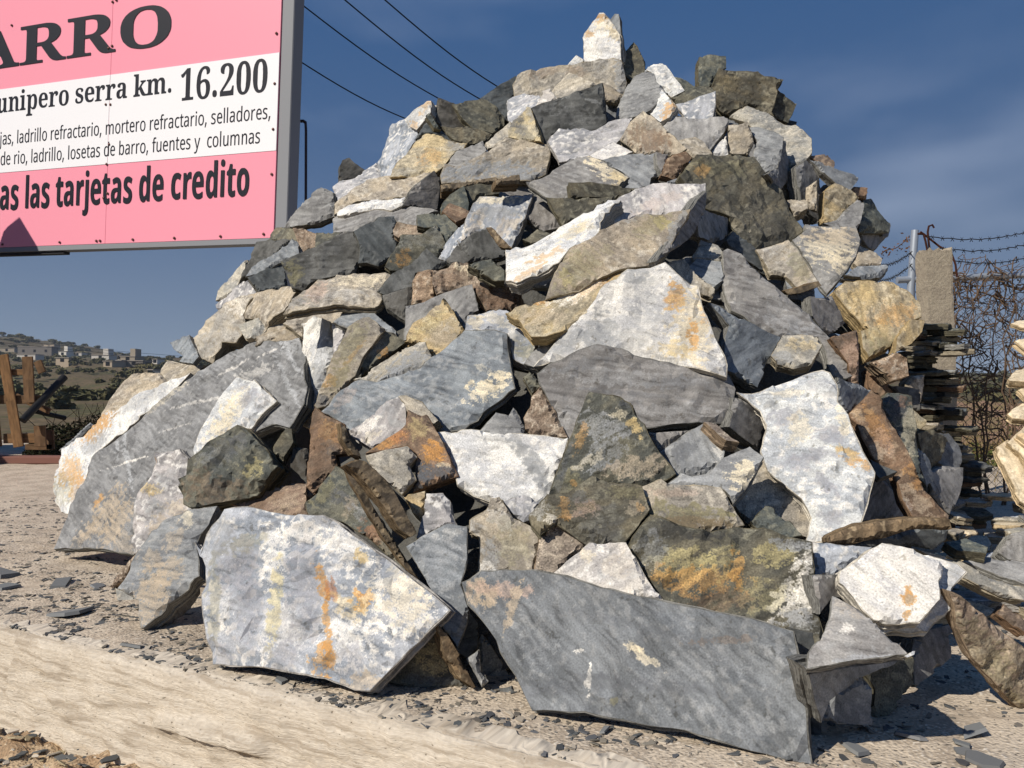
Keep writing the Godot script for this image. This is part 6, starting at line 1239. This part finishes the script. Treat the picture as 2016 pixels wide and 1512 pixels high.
func billboard() -> void:
	var n := thing("billboard", Vector3(-3.536, 3.286, -11.98), "large pink and white billboard with black lettering on a grey steel frame", "billboard")
	n.basis = Basis(Vector3.UP, deg_to_rad(-20.70)) * Basis(Vector3.BACK, deg_to_rad(-2.19))
	var pink := mat(Color(.955, .61, .685), .42)
	var white := mat(Color(.95, .95, .965), .42)
	var ink := mat(Color(.11, .12, .16), .5)
	var steel := ground_mat([Color(.56, .57, .59), Color(.53, .54, .56), Color(.60, .61, .62), Color(.44, .43, .42)], 2.0, 111, .55, .6)
	var st := begin()
	for q in [[-.025, -3.345], [-3.349, -7.87]]:
		st = begin()
		box(st, Transform3D(Basis(), Vector3((q[0] + q[1]) / 2, 2.55, -.02)), Vector3(q[0] - q[1], 5.1, .04), .003)
		put("panel_sheet", done(st), pink, n)
		st = begin()
		box(st, Transform3D(Basis(), Vector3((q[0] + q[1]) / 2, 2.03, .003)), Vector3(q[0] - q[1] - .004, 1.46, .008), .001)
		put("white_band", done(st), white, n)
	st = begin()
	st = begin()
	box(st, Transform3D(Basis(), Vector3(.085, .75, -.145)), Vector3(.215, 8.7, .25), .012)
	put("post", done(st), steel, n)
	st = begin()
	box(st, Transform3D(Basis(), Vector3(-7.98, .75, -.145)), Vector3(.215, 8.7, .25), .012)
	put("post", done(st), steel, n)
	st = begin()
	box(st, Transform3D(Basis(), Vector3(-3.95, -.045, -.10)), Vector3(7.82, .088, .20), .008)
	put("bottom_rail", done(st), steel, n)
	st = begin()
	box(st, Transform3D(Basis(), Vector3(-5.9, -.115, -.10)), Vector3(3.2, .05, .12), .006)
	put("dark_bar", done(st), mat(Color(.2, .2, .21), .6, .3), n)  # thin dark bar below the rail, along part of its length
	var boltm := mat(Color(.42, .30, .28), .5, .5)
	for b in [[-.09, 3.05], [-.09, 2.3], [-.09, 1.62], [-.09, .95], [-.2, .06], [-1.0, .05], [-1.9, .05], [-2.75, .05], [-3.45, .05], [-3.53, .05], [-4.35, .05], [-5.7, .05], [-3.4, 3.2], [-3.33, 3.23], [-3.35, 3.95], [-3.27, 3.97], [-3.42, 2.28], [-3.32, 2.27], [-3.36, 1.3], [-3.32, 1.62], [-3.4, .75], [-3.32, .82], [-5.65, 3.85]]:
		var c := SphereMesh.new()
		c.radius = .022
		c.height = .03
		c.radial_segments = 10
		c.rings = 5
		var bo := put("bolt", c, boltm, n)
		bo.position = Vector3(b[0], b[1], .012)
		bo.rotation.x = PI / 2
	# lettering: text, font, weight, x from, x to, baseline, cap height, letter measured
	var lines := [
		["ARRO", "Droid Serif", 700, -6.62, -2.11, 3.13, .66, "R"],
		["unipero serra km.", "Droid Serif", 700, -5.95, -2.06, 2.35, .36, "k"],
		["16.200", "Droid Serif", 700, -1.87, -.226, 2.20, .50, "1"],
		["jas, ladrillo refractario, mortero refractario, selladores,", "Droid Sans", 400, -5.86, -.149, 1.785, .235, "l"],
		["de rio, ladrillo, losetas de barro, fuentes y  columnas", "Droid Sans", 400, -5.81, -.324, 1.43, .235, "l"],
		["as las tarjetas de credito", "Droid Sans", 700, -5.80, -.50, .655, .57, "l"],
	]
	for l in lines:
		var f := SystemFont.new()
		f.font_names = PackedStringArray([l[1]])
		f.font_weight = l[2]
		var probe := TextMesh.new()
		probe.font = f
		probe.font_size = 64
		probe.pixel_size = .01
		probe.text = l[7]
		probe.horizontal_alignment = HORIZONTAL_ALIGNMENT_LEFT
		probe.depth = .01
		var ph := probe.get_aabb()
		var tm := TextMesh.new()
		tm.font = f
		tm.font_size = 64
		tm.pixel_size = .01
		tm.text = l[0]
		tm.depth = .01
		tm.curve_step = 2.0
		tm.horizontal_alignment = HORIZONTAL_ALIGNMENT_LEFT
		tm.vertical_alignment = VERTICAL_ALIGNMENT_BOTTOM
		probe.vertical_alignment = VERTICAL_ALIGNMENT_BOTTOM
		ph = probe.get_aabb()
		var ab := tm.get_aabb()
		var t := put("lettering", tm, ink, n)
		var sx: float = (l[4] - l[3]) / ab.size.x
		var sy: float = l[6] / ph.size.y
		t.scale = Vector3(sx, sy, .4)
		t.position = Vector3(l[3] - ab.position.x * sx, l[5] - ph.position.y * sy, .0085)
		t.set_meta("label", "black lettering reading " + l[0].strip_edges().replace(",", "").to_lower().substr(0, 40))

func fence() -> void:
	# concrete post with bent reinforcing bars
	var cm := ground_mat([Color(.66, .62, .55), Color(.60, .56, .50), Color(.73, .69, .63), Color(.46, .42, .37)], .8, 121, .95, 3.0)
	cm.uv1_triplanar = true
	var post := thing("concrete_post", Vector3(3.44, 0, -6.45), "weathered concrete fence post with bent rusty bars on top", "post")
	post.rotation.z = .028
	var st := begin()
	var nr := 44
	var ns := 40
	var ringp := func(j: int, i: int) -> Vector3:
		var a := TAU * ((i % ns) + .5) / ns
		var d := Vector2(cos(a), sin(a))
		var sc := minf(.1175 / maxf(absf(d.x), .001), .08 / maxf(absf(d.y), .001))
		var p := d * sc
		p = Vector2(clampf(p.x, -.112, .112), clampf(p.y, -.075, .075))
		var y := 2.12 * j / nr
		var q := Vector3(p.x, y, p.y)
		var corner := smoothstep(.10, .13, p.length())
		var chip := maxf(0.0, nz.get_noise_3dv(q * 700.0) + .05) * .05 * corner
		q.x *= 1.0 - chip * 2.0 + nz.get_noise_3dv(q * 1500.0 + Vector3(9, 0, 0)) * .02
		q.z *= 1.0 - chip * 2.0
		if j == nr: q.y += nz.get_noise_2d(p.x * 2500.0, p.y * 2500.0) * .05
		return q
	for j in nr:
		for i in ns: quad(st, ringp.call(j, i), ringp.call(j, i + 1), ringp.call(j + 1, i + 1), ringp.call(j + 1, i))
	for i in ns: tri(st, Vector3(0, 2.125, 0), ringp.call(nr, i), ringp.call(nr, i + 1))
	put("shaft", done(st), cm, post)
	var rust := mat(Color(.26, .15, .11), .9, .2)
	for h in [[[-.02, 2.05, 0], [-.035, 2.2, 0], [-.04, 2.28, 0], [-.03, 2.325, .0], [.0, 2.335, 0], [.012, 2.31, 0]], [[-.05, 2.05, .03], [-.075, 2.2, .03], [-.09, 2.26, .03], [-.11, 2.275, .03], [-.125, 2.255, .03]], [[-.11, 2.27, -.02], [-.06, 2.265, -.02], [.05, 2.16, 0], [.115, 2.10, .05], [.13, 2.0, .08], [.133, 1.9, .09]]]:
		st = begin()
		var ps := []
		for q in h: ps.append(Vector3(q[0], q[1], q[2]))
		tube(st, ps, .0085, .008, 7)
		put("reinforcing_bar", done(st), rust, post)
	# galvanised fence
	var zinc := mat(Color(.66, .69, .73), .42, .45)
	var fr := thing("chain_link_fence", Vector3(3.35, 0, -7.1), "chain-link fence with a galvanised top rail behind the concrete post", "fence")
	st = begin()
	tube(st, [Vector3(.17, -.3, 0), Vector3(.17, 1.9, 0), Vector3(.21, 2.42, 0)], .033, .033, 10)
	put("post", done(st), zinc, fr)
	st = begin()
	tube(st, [Vector3(.05, 1.98, 0), Vector3(1.0, 2.02, 0), Vector3(3.2, 2.09, 0)], .030, .030, 10)
	put("top_rail", done(st), zinc, fr)
	st = begin()
	for d in [-1.0, 1.0]:
		for k in 64:
			var x0 := .2 + k * .075 - (2.4 if d > 0 else 0.0)
			var ps := []
			for j in 33:
				var y := 2.0 - j * .06
				var x: float = x0 + d * j * .06
				if x > .2 and x < 3.2: ps.append(Vector3(x, y, (.006 if j % 2 else -.006) * d))
			if ps.size() > 1: tube(st, ps, .0022, .0022, 3)
	put("wire_mesh", done(st), mat(Color(.42, .42, .42), .5, .6), fr)
	# barbed wire strands
	var wm := mat(Color(.23, .22, .21), .6, .6)
	for w in [[Vector3(3.303, 2.227, -6.389), Vector3(4.688, 2.444, -7.188), "topmost"], [Vector3(3.400, 2.135, -6.390), Vector3(4.688, 2.340, -7.188), "middle"], [Vector3(3.448, 2.046, -6.391), Vector3(4.688, 2.217, -7.190), "lowest"]]:
		st = begin()
		barbed(st, w[0], w[1])
		var o := put("barbed_wire", done(st), wm)
		tag(o, w[2] + " barbed wire strand running away from the concrete post", "barbed wire", "barbed wire strands above the fence")
	for w in [[Vector3(3.480, 2.210, -6.990), Vector3(4.043, 2.420, -8.988), "upper"], [Vector3(3.480, 2.104, -6.991), Vector3(4.043, 2.238, -8.989), "lower"]]:
		st = begin()
		barbed(st, w[0], w[1])
		var o := put("barbed_wire", done(st), wm)
		tag(o, w[2] + " barbed wire strand between the steel post and the heap", "barbed wire", "barbed wire strands above the fence")
	# dead vine tangled in the mesh
	var r := RandomNumberGenerator.new()
	r.seed = 55
	st = begin()
	for k in 450:
		var x := .32 + 1.75 * r.randf()
		var y := 2.04 - 1.5 * pow(r.randf(), 1.7)
		var p := Vector3(x, y, r.randf_range(-.05, .1))
		var dir := Vector3(r.randfn(), r.randfn() - .5, r.randfn() * .3).normalized()
		var ps := []
		for j in r.randi_range(6, 13):
			ps.append(p)
			dir = (dir + Vector3(r.randfn() * .55, r.randfn() * .55 - .05, r.randfn() * .3)).normalized()
			dir.z -= p.z * 1.5
			p += dir * r.randf_range(.035, .075)
			if p.y > 2.16: dir.y = -absf(dir.y)
			if p.x < .26: dir.x = absf(dir.x)
		tube(st, ps, r.randf_range(.004, .009), .0022, 4)
	for k in 900:
		var q := Vector3(.3 + 1.8 * r.randf(), 2.06 - 1.6 * pow(r.randf(), 1.6), r.randf_range(-.06, .1))
		var u := Vector3(r.randfn(), r.randfn(), r.randfn()).normalized() * r.randf_range(.008, .02)
		var v := u.cross(Vector3(r.randfn(), r.randfn(), r.randfn())).normalized() * .008
		tri(st, q - u, q + v, q + u)
		tri(st, q - u, q + u, q - v)
	for k in 16:
		var x := .5 + 1.5 * r.randf()
		var ps := []
		var p := Vector3(x, -.2, .05)
		for j in 14:
			ps.append(p)
			p += Vector3(r.randfn() * .04, .15, r.randfn() * .02)
		tube(st, ps, .011, .004, 5)
	var vine := put("dead_vine", done(st), mat(Color(.40, .33, .27), .95))
	vine.position = fr.position
	tag(vine, "tangle of dead brown vines hanging in the chain-link fence", "vine", "", "stuff")
	# dry twig on the wire by the steel post
	var tw := thing("dry_twig", Vector3(3.486, 2.295, -7.589), "dry leafy twig caught on the wire next to the steel post", "twig")
	st = begin()
	var a := Vector3.ZERO
	var path := []
	for j in 12:
		path.append(Vector3(j * .027, j * .013 + sin(j * .9) * .012, 0))
	tube(st, path, .006, .003, 5)
	put("stem", done(st), mat(Color(.33, .24, .18), .95), tw)
	st = begin()
	for j in 46:
		var q: Vector3 = path[r.randi() % 12] + Vector3(r.randfn(), r.randfn() - .5, r.randfn()) * .03
		var u := Vector3(r.randfn(), r.randfn(), r.randfn()).normalized() * .017
		var v := u.cross(Vector3(r.randfn(), r.randfn(), r.randfn())).normalized() * .009
		tri(st, q - u, q + v, q + u)
		tri(st, q - u, q + u, q - v)
	put("leaves", done(st), mat(Color(.42, .30, .21), .95), tw)
	# dry grass and scrub on the bank behind the fence
	st = begin()
	for k in 5200:
		var x := r.randf_range(3.6, 9.5)
		var z := -r.randf_range(7.6, 14.0)
		var h := r.randf_range(.12, .5) * (1.0 + .8 * maxf(0, nz.get_noise_2d(x * 80.0, z * 80.0)))
		var b := Vector3(x, -.45 + (-z - 7.6) * .06, z)
		var l := Vector3(r.randfn() * .35, 1, r.randfn() * .35) * h
		var s := Vector3(r.randf_range(-1, 1), 0, r.randf_range(-.4, .4)).normalized() * .012
		tri(st, b - s, b + s, b + l)
	var grass := put("dry_grass", done(st), mat(Color(.52, .45, .30), 1.0))
	tag(grass, "dry straw-coloured grass on the bank behind the fence", "grass", "", "stuff")
	var bank := func(u: float, v: float) -> Vector3:
		return Vector3(u, -.5 + (-v - 7.4) * .06 + nz.get_noise_2d(u * 60.0, v * 60.0) * .25, v)
	var bk := put("bank", grid_mesh(bank, steps(2.6, 22, 40), steps(-7.4, -26, 40)), ground_mat([Color(.60, .48, .40), Color(.50, .44, .31), Color(.70, .60, .52), Color(.38, .36, .24)], 5.0, 131, 1.0, 4.0))
	tag(bk, "", "", "", "structure")
	for q in [[4.7, -9.6, .42, "low green bush growing on the bank behind the fence"], [6.4, -11.0, .6, "wide olive bush further up the bank"], [5.5, -8.6, .32, "small grey-green bush close behind the fence"], [8.6, -13.0, .8, "tall bush at the top of the bank"]]:
		var sh := thing("bank_bush", Vector3(q[0], -.45 + (-q[1] - 7.4) * .06, q[1]), q[3], "bush", "bushes on the bank")
		var cl := clump(520, q[2], .035, int(q[0] * 100))
		var fo := put("foliage", cl, mat(Color(.30, .32, .17), 1.0), sh)
		st = begin()
		for k in 5: tube(st, [Vector3(0, -.1, 0), Vector3(r.randfn() * .1, q[2] * .5, r.randfn() * .1), Vector3(r.randfn() * .3, q[2] * .9, r.randfn() * .3)], .014, .004, 5)
		put("stems", done(st), mat(Color(.30, .24, .18), 1.0), sh)

func barbed(st: SurfaceTool, a: Vector3, b: Vector3) -> void:
	var ps := []
	for i in 25:
		var t := i / 24.0
		ps.append(a.lerp(b, t) + Vector3(0, -.05 * sin(PI * t) + nz.get_noise_1d(i * 50.0 + a.y * 99.0) * .01, 0))
	tube(st, ps, .0042, .0042, 5)
	var n := int(a.distance_to(b) / .13)
	for i in n:
		var p := a.lerp(b, (i + .5) / n) + Vector3(0, -.05 * sin(PI * (i + .5) / n), 0)
		for s in [-1.0, 1.0]: tube(st, [p - Vector3(.012 * s, .02, 0), p + Vector3(.012 * s, .02, 0)], .003, .001, 4)

func plank(parent: Node, called: String, a: Vector3, b: Vector3, w: float, th: float, m: Material) -> void:
	var d := b - a
	var st := begin()
	box(st, Transform3D(Basis(), Vector3.ZERO), Vector3(w, d.length(), th), .004)
	var o := put(called, done(st), m, parent)
	o.position = (a + b) / 2
	o.rotation.z = atan2(-d.x, d.y)

func wood_mat(seed_: int, c: Color) -> StandardMaterial3D:
	var w := 128
	var h := 512
	var a := fnl(seed_, .02, 4)
	var im := Image.create(w, h, false, Image.FORMAT_RGB8)
	for j in h:
		for i in w:
			var g := a.get_noise_2d(i * 6.0, j * .35) * .5 + a.get_noise_2d(i * 1.3 + 500, j * .2) * .5
			im.set_pixel(i, j, c * (1.0 + g * .45))
	var m := mat(Color.WHITE, .85)
	m.albedo_texture = ImageTexture.create_from_image(im)
	m.uv1_triplanar = true
	m.uv1_scale = Vector3(1.2, 1.2, 1.2)
	return m

func yard() -> void:
	# two broken pallets leaning at the far side of the platform
	var wd := wood_mat(141, Color(.47, .36, .25))
	var wd2 := wood_mat(142, Color(.41, .32, .235))
	var base := Vector3(-6.840, 0.131, -11.208)
	var t := thing("wooden_pallet", base, "broken brown wooden pallet standing on edge behind the platform", "pallet")
	var k := 11.2 / 1585.0
	# boards given by their ends, in picture measure at the pallet's distance
	for b in [["deck_board", 5, 698, 37, 880, 20, 0, 0], ["deck_board", 53, 702, 58, 793, 21, 1, 0], ["deck_board", 78, 838, 80, 879, 23, 1, 0], ["stringer", -20, 732, 42, 733, 12, 0, 1], ["stringer", -20, 787, 74, 787, 17, 1, 1], ["stringer", 2, 864, 66, 863, 19, 0, 1], ["deck_board", -24, 700, -6, 880, 20, 1, 0]]:
		var a := Vector3((b[1] - 40) * k, -(b[2] - 893) * k, .0 if b[7] == 0 else -.09)
		var c := Vector3((b[3] - 40) * k, -(b[4] - 893) * k, .0 if b[7] == 0 else -.09)
		plank(t, b[0], a, c, b[5] * k, .025 if b[7] == 0 else .09, wd if b[6] == 0 else wd2)
	var t2 := thing("wooden_pallet", base + Vector3(-.5, 0, -.5), "darker wooden pallet standing behind the broken one", "pallet")
	for b in [["deck_board", 34, 708, 44, 732, 16, 0], ["deck_board", -10, 780, 60, 812, 12, 1], ["stringer", 10, 885, 66, 885, 12, 1], ["deck_board", 60, 850, 62, 890, 16, 0]]:
		plank(t2, b[0], Vector3((b[1] + 28) * k, -(b[2] - 893) * k, 0), Vector3((b[3] + 28) * k, -(b[4] - 893) * k, 0), b[5] * k, .03, wd2)
	# steel pipe propped against the pallet, and a second one lower down
	var pm := mat(Color(.20, .20, .20), .38, .55)
	var st := begin()
	tube(st, [Vector3(-6.690, 0.597, -11.004), Vector3(-6.448, 1.205, -11.599)], .052, .052, 14)
	var p1 := put("steel_pipe", done(st), pm)
	tag(p1, "thick dark steel pipe propped up against the broken pallet", "pipe")
	st = begin()
	tube(st, [Vector3(-6.983, 0.720, -11.703), Vector3(-6.774, 0.592, -12.204)], .035, .035, 12)
	var p2 := put("steel_pipe", done(st), mat(Color(.12, .12, .12), .5, .4))
	tag(p2, "thin dark pipe lying level behind the propped pipe", "pipe")
	# low brick kerb at the far side
	st = begin()
	box(st, Transform3D(Basis(), Vector3.ZERO), Vector3(9, .10, .3), .01)
	var kb := put("brick_kerb", done(st), ground_mat([Color(.50, .36, .32), Color(.44, .33, .30), Color(.58, .45, .40), Color(.30, .25, .23)], 1.0, 151, .95, 3.0))
	kb.position = Vector3(-8.2, .05, -11.2)
	tag(kb, "low reddish brick kerb along the far side of the platform", "kerb")
	# dark thicket behind the pallets
	var r := RandomNumberGenerator.new()
	r.seed = 66
	for q in [[120, 885, 12.6, .62, "dark dense bush beside the pallets"], [165, 880, 13.0, .66, "dark bush half hidden by the huge scratched slab"], [90, 888, 12.2, .34, "small dark bush at the foot of the pallets"], [205, 860, 14.0, .6, "olive bush peeping over the edge of the heap"]]:
		var at := Vector3((q[0] - 1008.0) / 1585.0 * q[2], 0, -q[2])
		at.y = 1.0 - (q[1] - 770.0) / 1585.0 * q[2] - .1
		var sh := thing("dark_bush", at, q[4], "bush", "bushes behind the pallets")
		put("foliage", clump(1500, q[3], .026, int(q[0])), mat(Color(.17, .18, .11), 1.0), sh)
		var s2 := begin()
		for j in 7: tube(s2, [Vector3(0, -.1, 0), Vector3(r.randfn() * .12, q[3] * .5, r.randfn() * .1), Vector3(r.randfn() * .4, q[3] * 1.15, r.randfn() * .3)], .012, .003, 5)
		put("stems", done(s2), mat(Color(.22, .18, .14), 1.0), sh)
	# thin lamp pole beyond the billboard
	var lp := thing("lamp_pole", Vector3(-3.852, -0.230, -15.011), "thin dark pole with a short bent arm beside the billboard post", "pole")
	st = begin()
	tube(st, [Vector3(0, -.5, 0), Vector3(0, 6.1, 0), Vector3(-.01, 6.27, 0)], .028, .024, 8)
	put("pole", done(st), mat(Color(.25, .25, .27), .6, .3), lp)
	st = begin()
	tube(st, [Vector3(-.01, 6.25, 0), Vector3(-.05, 6.28, 0), Vector3(-.10, 6.27, .02)], .03, .03, 8)
	put("arm", done(st), mat(Color(.16, .16, .17), .6, .3), lp)

func wires() -> void:
	var m := mat(Color(.06, .06, .07), .7)
	for w in [[Vector3(-6.784, 12.931, -23.896), Vector3(-2.209, 12.883, -33.896), "lowest but one overhead power cable of the four beside the billboard"], [Vector3(-5.269, 12.901, -23.896), Vector3(-0.708, 12.969, -33.896), "second highest overhead power cable beside the billboard"], [Vector3(-4.134, 12.962, -23.895), Vector3(0.472, 13.227, -33.893), "highest overhead power cable meeting the heap near the summit"], [Vector3(-7.086, 11.326, -23.910), Vector3(-3.389, 12.090, -33.903), "lowest overhead power cable beside the billboard"]]:
		var st := begin()
		var ps := []
		for i in 13:
			var t := i / 12.0
			ps.append((w[0] as Vector3).lerp(w[1], t) + Vector3(0, -.25 * sin(PI * t), 0))
		tube(st, ps, .022, .026, 6)
		var o := put("power_cable", done(st), m)
		tag(o, w[2], "cable", "overhead power cables")
	for w in [[Vector3(-148.240, 15.990, -219.876), Vector3(-122.423, 14.324, -329.895), "upper faint cable strung over the far hillside"], [Vector3(-148.240, 15.157, -219.884), Vector3(-122.423, 13.075, -329.906), "lower faint cable strung over the far hillside"]]:
		var st := begin()
		tube(st, [w[0], (w[0] as Vector3).lerp(w[1], .5) + Vector3(0, -.5, 0), w[1]], .05, .06, 4)
		var o := put("power_cable", done(st), m)
		tag(o, w[2], "cable", "far power cables")

func chip_shape(st: SurfaceTool, c: Vector3, s: float, r: RandomNumberGenerator, col: Color) -> void:
	var n := r.randi_range(4, 6)
	var b := Basis(Vector3.UP, r.randf() * TAU) * Basis(Vector3.RIGHT, r.randfn() * .22)
	var top := []
	var bot := []
	var th := minf(s * r.randf_range(.06, .14), .014)
	for i in n:
		var t := TAU * (i + r.randf() * .7) / n
		var v := Vector3(cos(t) * s, 0, sin(t) * s * r.randf_range(.4, .7))
		top.append(c + b * (v * .92 + Vector3(0, th, 0)))
		bot.append(c + b * (v - Vector3(0, th * .4, 0)))
	st.set_color(col)
	for i in n:
		quad(st, bot[i], bot[(i + 1) % n], top[(i + 1) % n], top[i])
		if i > 0 and i < n - 1: tri(st, top[0], top[i], top[i + 1])

func chips() -> void:
	# slate splinters on the concrete and at the foot of the kerb
	var m := mat(Color.WHITE, .9)
	m.vertex_color_use_as_albedo = true
	var r := RandomNumberGenerator.new()
	r.seed = 88
	var st := begin()
	var k := 0
	while k < 19000:
		var a := r.randf_range(-6.5, 1.6)
		var b := .03 + 3.4 * pow(r.randf(), 1.9)
		var p := EDGE_O + EDGE_A * a + EDGE_B * b
		if nz.get_noise_2d(p.x * 160.0, p.z * 420.0) < r.randf_range(-.25, .12) + smoothstep(-.4, 1.2, a) * .16: continue
		p.y = nz.get_noise_2d(p.x * 260.0, p.z * 260.0) * .012 * smoothstep(0.0, .12, b) + nz.get_noise_2d(p.x * 1500.0, p.z * 1500.0) * .006 + .001
		var q := r.randf()
		var col := Color(.10, .105, .11) if q < .55 else (Color(.20, .18, .15) if q < .85 else Color(.42, .37, .30))
		chip_shape(st, p, .0035 + .022 * pow(r.randf(), 3.0), r, col * r.randf_range(.7, 1.3))
		k += 1
	var o := put("slate_chips", done(st), m)
	tag(o, "dark slate splinters strewn over the concrete platform", "chips", "", "stuff")
	st = begin()
	for i in 2600:
		var a := r.randf_range(-4.2, .6)
		var b := -.10 - 1.1 * pow(r.randf(), 1.3)
		var p := EDGE_O + EDGE_A * a + EDGE_B * b
		if b < -.45 and nz.get_noise_2d(p.x * 200.0, p.z * 200.0) < .05: continue
		p.y = -.36 + nz.get_noise_2d(p.x * 300.0, p.z * 300.0) * .06 + nz.get_noise_2d(p.x * 1400.0, p.z * 1400.0) * .03 + .006
		var q := r.randf()
		var col := Color(.10, .105, .105) if q < .6 else (Color(.30, .25, .16) if q < .8 else Color(.55, .49, .40))
		chip_shape(st, p, .006 + .04 * pow(r.randf(), 2.6), r, col * r.randf_range(.7, 1.3))
	o = put("kerb_debris", done(st), m)
	tag(o, "dark slate splinters and pale crumbs heaped at the foot of the kerb", "debris", "", "stuff")
	# larger flakes one could pick up
	var flakes := [[5, 1130, .17, "broad grey slate flake lying on the bare concrete"], [10, 1157, .10, "dark slate flake beside the broad grey flake"], [140, 1208, .11, "pointed slate flake on the concrete before the weathered slab"], [125, 1150, .12, "thin long slate flake near the huge scratched slab"], [262, 1274, .06, "small dark chunk of slate near the kerb edge"], [195, 1155, .06, "narrow slate flake near the foot of the weathered slab"], [1680, 1477, .05, "dark slate chunk in the shadow tip of the front slab"], [1890, 1465, .035, "small blue-grey slate chip on the clean concrete"], [1893, 1482, .03, "squarish slate chip on the clean concrete"], [1930, 1498, .06, "pale grey stone chip on the clean concrete"], [1910, 1440, .07, "long thin slate splinter beside the heap shadow"], [1790, 1451, .045, "flat dark splinter between the shadow and the chips"], [1190, 1438, .03, "thin flake on the concrete under the front slab"], [555, 1340, .05, "flat splinter tucked under the rust-streaked slab"]]
	for f in flakes:
		var d: float = 1585.0 / (f[1] - 770.0)
		var s2 := begin()
		chip_shape(s2, Vector3.ZERO, f[2], r, Color(.17, .175, .18) * r.randf_range(.8, 1.3))
		var fo := put("slate_flake", done(s2), m)
		fo.position = Vector3((f[0] - 1008.0) / 1585.0 * d, .006, -d)
		tag(fo, f[3], "stone flake", "slate flakes on the concrete")
